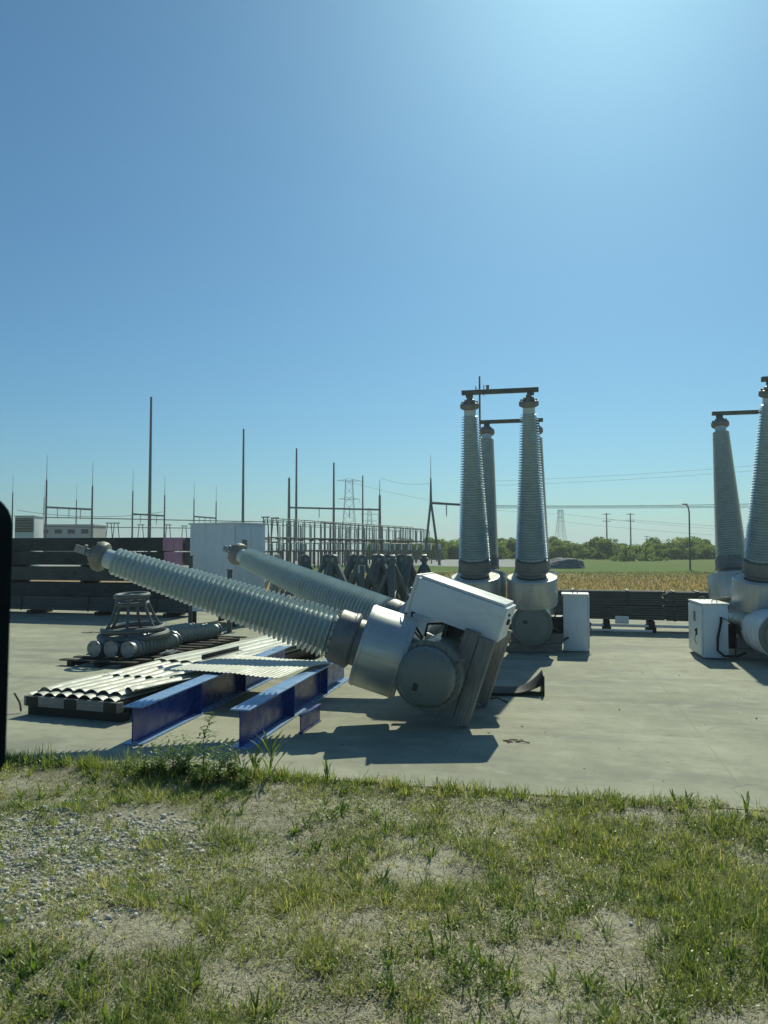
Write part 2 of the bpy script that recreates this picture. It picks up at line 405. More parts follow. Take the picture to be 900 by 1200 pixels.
# ------------------------------------------------------------------ circuit breakers
TZ = 0.60                                             # tank axis above the skids' underside
SPLAY = R(13)
def sheds_mesh(n=56, thin=False):
    b = MB(); z0, z1 = 1.42, 4.46; p = (z1 - z0) / n
    prof = [(.265, 1.36), (.265, z0)]
    for i in range(n):
        f = i / (n - 1); ro = .335 * (1 - f) + .185 * f; rb = (.225 if thin else .235) * (1 - f) + .125 * f; z = z0 + i * p
        if thin:
            prof += [(rb, z + p * .22), (rb + (ro - rb) * .55, z + p * .36), (ro - .006, z + p * .42), (ro, z + p * .47), (ro - .004, z + p * .54), (rb + (ro - rb) * .5, z + p * .58), (rb + .004, z + p * .66), (rb, z + p * .8)]; continue
        prof += [(rb, z + p * .12), (rb + (ro - rb) * .5, z + p * .27), (ro - .008, z + p * .33), (ro, z + p * .40), (ro - .004, z + p * .50), (rb + (ro - rb) * .45, z + p * .60), (rb, z + p * .80)]
    prof += [(.125, z1), (.125, z1 + .11)]
    b.lathe(prof, 40)
    return b
def collar_mb():
    b = MB()
    b.lathe([(.27, 1.00), (.30, 1.04), (.30, 1.10), (.335, 1.115), (.345, 1.13), (.345, 1.36), (.33, 1.38), (.265, 1.39)], 40, cap0=False, cap1=False)
    b.lathe([(.352, 1.13), (.358, 1.14), (.358, 1.17), (.352, 1.18)], 40, cap0=False, cap1=False)
    for k in range(16):
        a = 2 * math.pi * k / 16
        b.lathe([(.016, 1.385), (.016, 1.41)], 6, Matrix.Translation((.30 * math.cos(a), .30 * math.sin(a), 0)))
    return b
def cap_mb():
    b = MB(); b.T = Matrix.Translation((0, 0, -.22))
    b.lathe([(.13, 4.79), (.15, 4.80), (.185, 4.815), (.2, 4.84), (.2, 4.90), (.185, 4.925), (.12, 4.94), (.105, 5.0), (.06, 5.01), (.05, 5.06)], 28, cap0=True)
    for k in range(8):
        a = 2 * math.pi * k / 8
        b.box((.155 * math.cos(a), .155 * math.sin(a), 4.94), (.03, .03, .05), rz=a)
    return b
def ct_mb():
    b = MB()
    b.lathe([(.30, .42), (.50, .42), (.52, .43), (.525, .44), (.525, 1.0), (.52, 1.015), (.505, 1.02)], 56, cap0=False, cap1=False)
    for k in range(2):
        b.lathe([(.526, .47 + k * .5), (.531, .475 + k * .5), (.531, .49 + k * .5), (.526, .495 + k * .5)], 56, cap0=False, cap1=False)
    b.box((.0, -.529, .72), (.05, .012, .5)); b.box((0, .529, .72), (.05, .012, .5))
    return b
def ct_top_mb():
    b = MB(); b.lathe([(.505, 1.012), (.31, 1.012), (.31, .99), (.505, .99)], 48, cap0=False, cap1=False)
    return b
_mesh_cache = {}
def shared(key, fn, mats, name, parent, bevel=0.0):
    if key not in _mesh_cache:
        o = fn().build(name, mats, parent, bevel); _mesh_cache[key] = o.data
        return o
    o = bpy.data.objects.new(name, _mesh_cache[key]); COL.objects.link(o); o.parent = parent
    return o

def breaker(label, group, matrix, fe=1.35, dish=False, wrap=0.0, cab=None, door_side='x', skid_y=(-.95, .95), sag=None):
    root = empty('circuit_breaker', label=label, cat='circuit breaker', group=group)
    root.matrix_world = matrix
    yt = Matrix.Translation((0, 0, TZ)) @ Matrix.Rotation(R(90), 4, 'X')      # local Z of the lathe -> -Y
    # tank: lathe z runs towards the front (-Y)
    b = MB()
    prof = [(.30, -1.38), (.40, -1.34), (.40, -1.25), (.44, -1.25), (.44, -1.19), (.40, -1.19), (.40, 1.0)]
    prof += [(.40, fe - .13), (.425, fe - .13), (.425, fe - .065)]
    b.lathe(prof, 56, yt)
    for s in (-1, 1):
        m = Matrix.Translation((0, s * .8, TZ)) @ Matrix.Rotation(-s * SPLAY, 4, 'X')
        b.lathe([(.28, .25), (.28, .44), (.31, .44), (.31, .42)], 32, m, cap0=False, cap1=False)
    b.tube((-.12, -.3, TZ + .36), (-.12, -.3, TZ + .52), .05); b.tube((.14, .25, TZ + .36), (.14, .25, TZ + .5), .06)
    for s in (-1, 1):                                    # lifting lugs and side pipe
        b.box((s * .40, .35, TZ), (.14, .05, .16))
    b.path([(.40, -.55, TZ - .1), (.55, -.5, TZ - .18), (.57, -.2, TZ - .2), (.57, .5, TZ - .2), (.42, .6, TZ - .1)], .03)
    b.build('tank', M_tank, root, label=None)
    # end cover with its bolt ring
    b = MB()
    if dish:
        b.lathe([(.425, fe - .06), (.425, fe - .02), (.415, fe - .012), (.375, fe - .012), (.365, fe), (.36, fe + .05), (.345, fe + .095), (.315, fe + .13), (.27, fe + .152), (.14, fe + .175), (.0005, fe + .182)], 64, yt, cap1=False)
    else:
        b.lathe([(.425, fe - .06), (.425, fe - .02), (.418, fe - .01), (.35, fe - .01), (.345, fe + .012), (.25, fe + .02), (.0005, fe + .025)], 64, yt, cap1=False)
    for k in range(28):
        a = 2 * math.pi * k / 28
        b.lathe([(.021, fe - .03), (.021, fe + .014)], 6, yt @ Matrix.Translation((.393 * math.cos(a), .393 * math.sin(a), 0)))
    cov = b.build('end_cover', M_tank, root)
    b = MB(); q = yt @ Matrix.Translation((-.13, .06, fe + (.172 if dish else .022)))
    b.T = q; b.box((0, 0, .006), (.085, .06, .014)); b.build('name_plate', M_blackpl, cov, .002)
    b = MB(); b.path([tuple(yt @ Vector(v)) for v in ((.29, -.30, fe), (.31, -.33, fe + .07), (.36, -.37, fe + .10))], .018)
    b.build('drain_valve', M_bronze, cov)
    if wrap:
        b = MB()
        b.lathe([(.402, fe - wrap - .1), (.43, fe - wrap - .08), (.43, fe - .14), (.402, fe - .135)], 56, yt, cap0=False, cap1=False)
        for k in range(4):
            z = fe - wrap + .08 + k * (wrap - .3) / 3
            b.lathe([(.43, z), (.438, z + .01), (.438, z + .03), (.43, z + .04)], 56, yt, cap0=False, cap1=False)
        b.build('white_band', M_tankwrap, root, label='white banded wrap round the tank end')
    for s in (-1, 1):
        m = Matrix.Translation((0, s * .8, TZ)) @ Matrix.Rotation(-s * SPLAY, 4, 'X')
        o = shared('ct', ct_mb, M_alu, 'current_transformer', root); o.matrix_local = m
        t_ = shared('ctt', ct_top_mb, M_aluin, 'cover_top', o)
        o = shared('sheds%d' % dish, (lambda: sheds_mesh(46, True)) if dish else sheds_mesh, M_porc, 'bushing', root); o.matrix_local = m
        shared('collar', collar_mb, M_collar, 'collar', o); shared('cap', cap_mb, M_bronze, 'terminal_cap', o)
        if dish:
            b = MB(); b.box((0, 0, 4.92), (.10, .016, .2)); b.box((.02, .0, 4.88), (.13, .05, .03)); b.build('terminal_pad', M_galv, o, .003)
    if dish:
        for pts in ([(.25, -.55, TZ + .36), (.42, -.6, TZ + .55), (.5, -.5, TZ + .62), (.62, -.45, TZ + .5)], [(.18, -.35, TZ + .4), (.35, -.3, TZ + .75), (.5, -.35, TZ + .72), (.62, -.3, TZ + .45)], [(.33, -.75, TZ + .3), (.5, -.82, TZ + .3), (.57, -.7, TZ + .1)]):
            MB().path(pts, .016).build('cable', M_rubber, root)
    for y in skid_y:                                     # two timbers one above the other, notched under the tank
        for z in (.10, .30):
            b = MB(); b.box((.06 + (.03 if z > .2 else 0), y + (.015 if z > .2 else 0), z), (1.10, .13, .194)); b.build('timber_skid', M_skid, root, .008)
    if cab:
        x0, x1, y0, y1, z0, z1 = cab
        cx, cy, cz = (x0 + x1) / 2, (y0 + y1) / 2, (z0 + z1) / 2; dx, dy, dz = x1 - x0, y1 - y0, z1 - z0
        b = MB(); b.box((cx, cy, cz), (dx, dy, dz)); c = b.build('control_cabinet', M_cab, root, .006)
        b = MB(); b.box((cx, cy, z1 + .018), (dx + .07, dy + .07, .036)); lid = b.build('cabinet_lid', M_cabtop, c, .008)
        for yy in (y0 + .07, y1 - .07):
            b = MB(); b.path([(cx - .045, yy, z1 + .03), (cx - .05, yy, z1 + .075), (cx - .03, yy, z1 + .10), (cx + .03, yy, z1 + .10), (cx + .05, yy, z1 + .075), (cx + .045, yy, z1 + .03)], .009)
            b.build('lifting_eye', M_galv, c)
        s = 1 if door_side == 'x' else -1
        xs = x1 if s > 0 else x0
        b = MB(); b.box((xs + s * .022, cy, cz + .01), (.036, dy - .05, dz - .07)); b.build('cabinet_door', M_cabtop if s > 0 else M_cab, c, .006)
        if not dish:
          b = MB(); b.box((xs + s * .055, cy - dy * .18, cz - .05), (.03, .035, .14)); b.tube((xs + s * .05, cy - dy * .18, cz - .02), (xs + s * .085, cy - dy * .18, cz - .02), .018)
          b.path([(xs + s * .07, cy - dy * .18, cz - .10), (xs + s * .09, cy - dy * .19, cz - .20), (xs + s * .06, cy - dy * .20, cz - .3)], .008)
          b.build('door_handle', M_dsteel, c, .003)
        if not dish:
          b = MB(); b.box((xs + s * .0445, cy - dy * .1 + .1, cz + dz * .24), (.01, .17, .2)); b.box((xs + s * .052, cy - dy * .1 + .1, cz + dz * .24), (.006, .12, .15))
          b.build('warning_plate', M_bronze, c, .002)
        if dish:
            b = MB(); b.box((cx + .02, cy, z0 - .012), (.07, .10, .03)); b.tube((cx + .12, cy - .1, z0), (cx + .12, cy - .1, z0 - .02), .02); b.build('base_latch', M_blackpl, c, .003)
        b = MB()                                         # bracket joining the cabinet to the tank
        xi = x0 if s > 0 else x1
        b.box(((xi + s * -.3) / 2 + xi / 2, cy, cz - .15), (abs(.3) , .06, .5)); b.box((xi - s * .12, cy, cz + .1), (.26, .4, .05))
        b.build('cabinet_bracket', M_dsteel, root, .004)
        b = MB()
        if s < 0:
            b.path([(x1 - .13, y0 - .012, cz + .28), (x1 - .14, y0 - .05, cz + .2), (x1 - .21, y0 - .06, cz - .12), (x1 - .22, y0 - .07, cz - .36), (x1 - .1, y0 - .09, cz - .47), (x1 + .14, y0 - .1, cz - .46), (x1 + .3, y0 - .06, cz - .40)], .024, 10)
            b.build('conduit', M_rubber, root); b = MB()
            b.path([(x1 - .14, y0 - .012, cz + .28), (x1 + .05, y0 - .02, cz + .2), (x1 + .25, y0, cz + .05)], .008)
        elif not dish:
            b.path([(x0 + .1, y0 - .01, cz - .3), (x0 + .0, y0 - .1, cz - .36), (x0 - .12, y0 - .1, cz - .32), (x0 - .2, y0 + .06, cz - .2)], .018)
            b.build('conduit', M_rubber, root); b = MB()
            b.path([(x0 + .02, y0 + .05, cz + .2), (x0 - .1, y0 - .02, cz + .25), (x0 - .2, y0 + .02, cz + .1)], .014)
        if b.V: b.build('conduit', M_rubber, root)
    return root

def upright(x, y, yaw): return Matrix.Translation((x, y, 0)) @ Matrix.Rotation(-R(yaw), 4, 'Z')
YAW = 13.0
G1 = 'upright circuit breakers in the middle of the yard'
br_a = breaker('upright circuit breaker left of the pair, half behind the toppled breaker', G1, upright(2.19, 17.57, YAW))
br_b = breaker('upright circuit breaker with slim white cabinet at its right side', G1, upright(3.36, 17.30, YAW), cab=(.64, 1.14, -.78, -.18, .02, 1.19), door_side='x')
br_c = breaker('upright circuit breaker at the right edge with wide cabinet and white banded tank', None, upright(7.66, 16.3, 10.0), fe=2.4, wrap=1.15, cab=(-1.14, -.68, -1.22, -.02, .03, 1.07), door_side='-x')
# the toppled one, rolled onto its left so both bushings point left
yaw, el = R(18), R(18.3)
a_ = Vector((math.sin(yaw), math.cos(yaw), 0)); u_ = Vector((-math.cos(yaw) * math.cos(el), math.sin(yaw) * math.cos(el), math.sin(el))); x_ = a_.cross(u_)
m3 = Matrix((x_, a_, u_)).transposed().to_4x4()
T_ = Vector((.93, 10.56, .665)) - u_ * TZ
br_f = breaker('toppled circuit breaker on its side with both ribbed bushings pointing left', None, Matrix.Translation(T_) @ m3, dish=True, cab=(.58, 1.02, -.80, -.08, .0, 1.20), door_side='x', skid_y=(-.95, .35))

# steel bars laid across the bushing tips
def cross_bar(p, q, label):
    b = MB(); d = Vector(q) - Vector(p); L = d.length
    r = empty('cross_bar', p, math.atan2(d.y, d.x), label, 'steel bar', 'bars across the bushing tips')
    b.box((L / 2, 0, .045), (L, .10, .09)); b.build('bar', M_bar, r, .006)
    for k in (.16, L - .16):
        b = MB(); b.box((k, 0, -.03), (.14, .12, .055)); b.build('clamp_foot', M_bar, r, .004)
    return r
def tip(root, s, extra=.0):
    m = root.matrix_world @ (Matrix.Translation((0, s * .8, TZ)) @ Matrix.Rotation(-s * SPLAY, 4, 'X'))
    return m @ Vector((0, 0, 4.88))
for o in (br_a, br_b, br_c): pass
bpy.context.view_layer.update()
for s, nm in ((-1, 'front'), (1, 'rear')):
    p, q = tip(br_a, s), tip(br_b, s); d = (q - p).normalized()
    cross_bar(p - d * .16, q + d * .20, 'dark steel bar joining the %s tips of the two middle breakers' % nm)
    p = tip(br_c, s); cross_bar(p - d * .16, p + d * 1.5, 'dark steel bar on the %s tip of the breaker at the right edge' % nm)

# ------------------------------------------------------------------ blue I beams
def i_beam_mb(L, h=.43, wd=.23, tf=.018, tw=.014):
    b = MB()
    b.box((0, L / 2, h - tf / 2), (wd, L, tf)); b.box((0, L / 2, tf / 2), (wd, L, tf)); b.box((0, L / 2, h / 2), (tw, L, h - 2 * tf - .002))
    return b
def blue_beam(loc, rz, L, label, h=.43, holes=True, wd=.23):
    top = M_bluesheen if holes else M_blue
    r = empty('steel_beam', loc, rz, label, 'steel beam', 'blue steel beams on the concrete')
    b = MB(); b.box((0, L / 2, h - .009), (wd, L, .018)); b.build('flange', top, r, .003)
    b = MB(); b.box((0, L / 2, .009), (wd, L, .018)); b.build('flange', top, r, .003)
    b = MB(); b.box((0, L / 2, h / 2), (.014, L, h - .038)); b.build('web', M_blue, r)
    if holes:
        for sx in (-.07, .07):
            for yy in (.09,):
                b = MB(); b.lathe([(.014, h + .0015), (.014, h + .004)], 10, Matrix.Translation((sx, yy, 0))); b.build('bolt', M_dsteel, r)
        b = MB()
        for yy in (1.6, 3.2):
            for sx in (-1, 1): b.box((sx * wd * .26, yy, h / 2), (wd * .44, .012, h - .04))
        b.build('stiffener', M_blue, r)
    return r
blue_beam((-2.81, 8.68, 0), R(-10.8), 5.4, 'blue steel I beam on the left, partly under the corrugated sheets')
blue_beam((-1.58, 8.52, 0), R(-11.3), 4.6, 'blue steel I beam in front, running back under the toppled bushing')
blue_beam((-.99, 9.2, 0), R(-14), .7, 'short blue steel beam stub beside the toppled transformer ring', h=.22, holes=False, wd=.05)

# ------------------------------------------------------------------ corrugated sheets
def corr_sheet(name, loc, rz, W, L, pitch, amp, label, group=None, tilt=(0, 0), jag=0.0, seed=0, th=.006, sag=0.0):
    rg = np.random.default_rng(seed)
    nx = int(W / pitch * 10) + 1; ny = 26
    xs = np.linspace(-W / 2, W / 2, nx); V = []; F = []
    for side in (0, 1):
        for j in range(ny):
            f = j / (ny - 1)
            for i, x in enumerate(xs):
                y0 = jag * (NZ(x * 1.0, seed, 3.0) - .5) if jag else 0
                y = y0 + f * (L - y0)
                z = amp * (abs(math.cos(math.pi * x / pitch)) ** .8 if pitch > .1 else .5 + .5 * math.cos(2 * math.pi * x / pitch)) - side * th
                z += sag * math.sin(math.pi * f) + .03 * (NZ2(x, y + seed * 5, 1.2) - .5) + .012 * (NZ(x * 2, y + seed * 3, 2.5) - .5)
                V.append((x, y, z))
    o_ = nx * ny
    for j in range(ny - 1):
        for i in range(nx - 1):
            a = j * nx + i; F.append((a, a + 1, a + nx + 1, a + nx)); F.append((o_ + a + nx, o_ + a + nx + 1, o_ + a + 1, o_ + a))
    for i in range(nx - 1):
        F.append((i + 1, i, o_ + i, o_ + i + 1)); a = (ny - 1) * nx + i; F.append((a, a + 1, o_ + a + 1, o_ + a))
    for j in range(ny - 1):
        a = j * nx; F.append((a, a + nx, o_ + a + nx, o_ + a)); a = j * nx + nx - 1; F.append((a + nx, a, o_ + a, o_ + a + nx))
    b = MB(); b._add(V, F)
    o = b.build(name, M_sheet, ang=50)
    o.location = loc; o.rotation_euler = (tilt[0], tilt[1], rz)
    return tag(o, label, 'corrugated sheet', group)
SH = 'weathered corrugated sheets piled on timbers'
c0 = Vector((-4.02, 10.02, 0)); ry = R(-19.5)
fw = Vector((math.sin(-ry), math.cos(-ry), 0)); sd = Vector((math.cos(ry), math.sin(ry), 0))
def on_pile(u, v, z): p = c0 + sd * u + fw * v; return (p.x, p.y, z)
corr_sheet('corrugated_sheet', on_pile(0, 0, .255), ry, 1.42, 6.8, .19, .047, 'lowest long corrugated sheet with wavy near end on dark timbers', SH, seed=1)
corr_sheet('corrugated_sheet', on_pile(-.03, .16, .295), ry + R(.6), 1.36, 6.4, .19, .047, 'second long corrugated sheet, slightly set back on the lowest one', SH, seed=2)
corr_sheet('corrugated_sheet', on_pile(.06, 1.25, .335), ry - R(1), 1.22, 5.0, .19, .047, 'third corrugated sheet, its wavy end behind the two below', SH, seed=3)
corr_sheet('corrugated_sheet', on_pile(.02, 2.5, .375), ry - R(2.2), 1.25, 3.6, .24, .03, 'topmost long corrugated sheet reaching back to the insulator pallet', SH, seed=4)
corr_sheet('corrugated_sheet', on_pile(.62, .45, .318), ry - R(9), .42, 1.5, .19, .05, 'narrow torn strip of corrugated sheet by the blue beam', SH, seed=8, jag=.35)
# the flat finely ribbed sheet lying across both blue beams
corr_sheet('corrugated_sheet', (-2.26, 10.78, .452), R(-24.5), 1.84, 1.6, .075, .010, 'finely ribbed pale sheet laid across the two blue beams', SH, seed=5, sag=.02)
# pallet timbers below the sheets
pr = empty('timber_pallet', on_pile(0, 0, 0), ry, 'dark timber pallet under the corrugated sheets', 'pallet')
for k, yy in enumerate((.10, 1.9, 3.9, 6.0)):
    b = MB(); b.box((0, yy, .06), (1.5, .16, .12)); b.build('runner', M_dunnage, pr, .008)
for k, xx in enumerate((-.62, 0, .62)):
    b = MB(); b.box((xx, 3.1, .185), (.2, 6.3, .125)); b.build('bearer', M_dunnage, pr, .008)
b = MB(); b.box((0, .0, .19), (1.52, .09, .13)); b.build('end_board', M_skid, pr, .01)
# bent rod poking from the pallet
p0 = gnd(24, 833); b = MB(); b.path([(0, 0, .02), (-.02, .02, .1), (-.05, .05, .14), (-.14, .1, .24)], .014); o = b.build('bent_rod', M_rust)
o.location = (p0.x + .06, p0.y, 0); tag(o, 'rusty bent rod poking out beside the sheet pallet', 'rod')
# steel angle lying on the sheets
p0, p1 = at(240, 772, 12.2), at(283, 761, 13.3)
b = MB(); d = Vector((p1.x - p0.x, p1.y - p0.y, 0)); L = d.length
b.box((L / 2, 0, .004), (L, .07, .008)); b.box((L / 2, .031, .042), (L, .008, .068))
o = b.build('steel_angle', M_dsteel, None, .002); o.location = (p0.x, p0.y, .437); o.rotation_euler = (0, 0, math.atan2(d.y, d.x)); tag(o, 'short steel angle lying on top of the pale sheets', 'steel angle')

# ------------------------------------------------------------------ post insulators on a pallet, with a ring frame on top
def ins_mb(L, r=.165, n=11):
    b = MB(); m = Matrix.Rotation(R(-90), 4, 'X'); p = (L - .2) / n
    prof = [(r * .66, .0), (r * .66, .1)]
    for i in range(n):
        z = .1 + i * p
        prof += [(r * .6, z + p * .30), (r * .95, z + p * .42), (r, z + p * .48), (r * .97, z + p * .56), (r * .62, z + p * .62), (r * .6, z + p * .9)]
    prof += [(r * .66, L - .1), (r * .66, L)]
    b.lathe(prof, 28, m); return b
def ins_cap_mb(L, far, r=.165):
    b = MB(); m = Matrix.Rotation(R(-90), 4, 'X')
    z0, z1 = ((L - .06, L + .07) if far else (-.07, .06))
    b.lathe([(r * .6, z0), (r * .8, z0), (r * .8, z1 - .03), (r * .72, z1 - .02)] if far else [(r * .72, z0 + .03), (r * .8, z0 + .04), (r * .8, z1), (r * .6, z1)], 24, m)
    zz = z1 - .025 if far else z0
    b.lathe([(r * .92, zz), (r * .95, zz + .005), (r * .95, zz + .02), (r * .92, zz + .025)], 24, m)
    for k in range(4):
        a = k * math.pi / 2 + .6
        b.tube(m @ Vector((r * .7 * math.cos(a), r * .7 * math.sin(a), zz - .02)), m @ Vector((r * .7 * math.cos(a), r * .7 * math.sin(a), zz + .045)), .016, n=6)
    return b
IG = 'post insulators lying on the low pallet'
ry2 = R(-17)
def post_ins(loc, rz, L, label, key):
    r = empty('post_insulator', loc, rz, label, 'insulator', IG)
    shared('ins%.1f' % L, lambda: ins_mb(L), M_post, 'shed_body', r); [shared('insc%.1f%d' % (L, e), lambda: ins_cap_mb(L, e), M_galv, 'end_fitting', r) for e in (0, 1)]
    return r
zi = .115 + .168
for k, (px, lab) in enumerate(((115, 'left post insulator of the three nearest on the pallet'), (136, 'middle post insulator of the three nearest on the pallet'), (157, 'right post insulator of the three nearest on the pallet'))):
    p = at(px, 757, 14.75); post_ins((p.x, 14.75 - k * .07, zi), ry2 + R(random.uniform(-1, 1)), 1.5, lab, k)
for k, (px, lab) in enumerate(((172, 'left post insulator in the far row on the pallet'), (190, 'middle post insulator in the far row on the pallet'), (206, 'right post insulator in the far row on the pallet, its hollow end showing'))):
    p = at(px, 748, 16.75); post_ins((p.x, 16.75 - k * .08, zi), ry2 + R(random.uniform(-1.5, 1.5)) - R(4), 1.6, lab, k)
pp = empty('insulator_pallet', (-5.28, 14.45, 0), ry2, 'low dark pallet carrying the post insulators', 'pallet')
for xx in (-.55, .05, .62):
    b = MB(); b.box((xx, 2.0, .045), (.11, 4.4, .09)); b.build('runner', M_dunnage, pp, .006)
for k in range(12):
    b = MB(); b.box((.03, -.1 + k * .385, .103), (1.65, .16, .024)); b.build('deck_board', M_dunnage, pp, .004)
o = MB().path([(-.1, 0, 0), (.0, .06, .03), (.12, .02, .01), (.2, .1, .05), (.1, .16, .02), (-.02, .12, .05), (-.06, .2, .02), (.1, .26, .04)], .022, 8).build('rope_coil', M_rope)
p = gnd(196, 766, .12); o.location = (p.x, p.y, .13); tag(o, 'pale knotted rope at the right edge of the insulator pallet', 'rope')
gr = empty('corona_ring', (-5.0, 15.45, .43), 0, 'grey corona ring cage standing on the lying insulators', 'corona ring')
gr.rotation_euler = (R(2), R(-3), .3)
def ring(R_, z, r, n=48): return [(R_ * math.cos(2 * math.pi * k / n), R_ * math.sin(2 * math.pi * k / n), z) for k in range(n)]
for R_, z, r, nm in ((.64, .04, .062, 'lower_ring'), (.58, .17, .056, 'lower_ring'), (.29, .66, .045, 'upper_ring'), (.31, .82, .05, 'upper_ring')):
    MB().path(ring(R_, z, r), r, 10, closed=True).build(nm, M_galvd, gr)
for k in range(6):
    a = 2 * math.pi * k / 6 + .3
    MB().path([(.60 * math.cos(a), .60 * math.sin(a), .10), (.48 * math.cos(a), .48 * math.sin(a), .26), (.38 * math.cos(a), .38 * math.sin(a), .48), (.31 * math.cos(a), .31 * math.sin(a), .66), (.30 * math.cos(a), .30 * math.sin(a), .82)], .03, 8).build('strut', M_galvd, gr)
b = MB(); b.box((0, 0, .82), (.58, .05, .02)); b.lathe([(.06, .80), (.06, .85)], 16); b.build('centre_bar', M_galvd, gr)

# ------------------------------------------------------------------ black bent rubber mat on the ground
def rubber():
    nx, ny = 30, 8; V = []; F = []
    for side in (0, 1):
        for i in range(nx):
            f = i / (nx - 1); x = f * .95
            prof = .03 + .30 * max(0, (f - .45) / .55) ** 2.2 + .05 * max(0, .25 - f) * 4
            for j in range(ny):
                g = j / (ny - 1); y = (g - .5) * .62 * (1 - .15 * f)
                z = prof * (1 - .45 * (2 * g - 1) ** 2 * f) * (.55 + .45 * math.cos((g - .4) * 2)) + .02 * NZ(x * 3, y * 3 + 3, 1.5)
                V.append((x, y, max(.004, z) + side * .014))
    o = nx * ny
    for i in range(nx - 1):
        for j in range(ny - 1):
            a = i * ny + j; F += [(a, a + 1, a + ny + 1, a + ny), (o + a, o + a + ny, o + a + ny + 1, o + a + 1)]
    for i in range(nx - 1):
        a = i * ny; F.append((a, a + ny, o + a + ny, o + a)); a += ny - 1; F.append((a, o + a, o + a + ny, a + ny))
    for j in range(ny - 1):
        F.append((j, o + j, o + j + 1, j + 1)); a = (nx - 1) * ny + j; F.append((a, a + 1, o + a + 1, o + a))
    # turned-down end skirt
    b = MB(); b._add(V, F); b.box((.955, 0, .15), (.014, .5, .29))
    ob = b.build('rubber_mat', M_rubber, None, ang=60)
    p = gnd(566, 812); ob.location = (p.x - .05, p.y + .2, 0); ob.rotation_euler = (0, 0, R(-6))
    tag(ob, 'bent black rubber mat curling up on the concrete beside the toppled breaker', 'rubber mat')
rubber()
p = gnd(580, 818); o = MB().path([(-.1, .1, .012), (0, 0, .05), (.1, -.05, .012), (.13, -.12, .012)], .011).build('bent_rod', M_rust); o.location = (p.x, p.y - .1, 0)
tag(o, 'small bent rusty rod in front of the black rubber mat', 'rod')

# ------------------------------------------------------------------ timber block stack at the left
FA = math.atan2(24.2 - 26.0, -6.05 + 12.7)             # run of the front face
fd = Vector((math.cos(FA), math.sin(FA), 0)); fn = Vector((-fd.y, fd.x, 0))
P_R = Vector((-6.02, 24.15, 0))                         # right front foot of the stack
TG = 'heavy timbers stacked at the left of the yard'
def timber(off, depth, z, L, h, mat, label, d=.40, pink=0.0):
    c = P_R + fd * off + fn * depth; 
    r = empty('heavy_timber', (c.x, c.y, z), FA, label, 'timber', TG)
    Lb = L - pink
    b = MB(); b.box((-pink - Lb / 2, d / 2, h / 2), (Lb, d, h)); o = b.build('beam', mat, r, .015)
    if pink:
        b = MB(); b.box((-pink / 2 - .18, d / 2, h / 2), (pink - .36, d * .985, h * .985)); b.build('painted_end', M_pink, r, .012, label='faded pink painted end')
        b = MB(); b.box((-.09, d / 2, h / 2), (.36, d * .96, h * .96)); b.build('end_plate', M_timber2, r, .012)
    for k in range(3):
        b = MB(); x = -1.6 - k * 2.5 - off * .5; b.lathe([(.06, 0), (.06, .012)], 14, Matrix.Translation((x, -.006, h * .52)) @ Matrix.Rotation(R(90), 4, 'X')); b.build('bolt_hole', M_blackpl, r)
    return r
nm_l = ['top', 'second', 'third', 'fourth']
spec = [(2.10, .43, M_timber, 1.05, 0.0), (1.64, .43, M_timber, 1.0, -.0), (1.13, .44, M_timber2, 0, -.35), (.62, .43, M_timber, 0, -.2)]
for k, (z, h, mt, pk, off) in enumerate(spec):
    timber(off, 0, z, 9.5, h, mt, ('%s timber from the top, at the front of the stack' % nm_l[k]) if k else 'topmost front timber of the stack, its end painted pink', pink=pk)
    timber(off - .15, .46, z - .005, 9.5, h, M_timber, '%s layer timber, behind the front timber of the stack' % ['top', 'second', 'third', 'fourth'][k])
sc = empty('timber_spacer', (P_R.x, P_R.y, 0), FA, 'thin dark spacer boards between the stacked timbers', 'spacer')
for x in (-1.2, -4.0, -6.8):
    for z, hh in ((1.05, .078), (1.572, .064), (2.072, .024)):
        b = MB(); b.box((x, .45, z + hh / 2), (.14, .88, hh)); b.build('spacer_board', M_dunnage, sc)
bn = empty('steel_angle_bundle', (P_R.x, P_R.y, 0), FA, 'bundle of long dark steel bars under the timber stack', 'steel bundle')
for r_ in range(4):
    for c_ in range(3):
        b = MB(); z = .14 + r_ * .117; L = 9.2 + random.uniform(-.3, .3)
        b.box((-.25 - L / 2, .09 + c_ * .27 + .13, z + .004), (L, .25, .01)); b.box((-.25 - L / 2, .09 + c_ * .27 + .008, z + .055), (L, .014, .1))
        b.build('steel_bar', M_sstack, bn, 0)
for x in (-.9, -3.4, -6.0, -8.4):
    b = MB(); b.box((x, .5, .065), (.16, 1.1, .13)); b.build('skid', M_dunnage, bn, .008)
    b = MB(); b.box((x - .4, .5, .605), (.05, .95, .012)); b.box((x - .4, .068, .36), (.05, .012, .49)); b.build('strap', M_dsteel, bn)

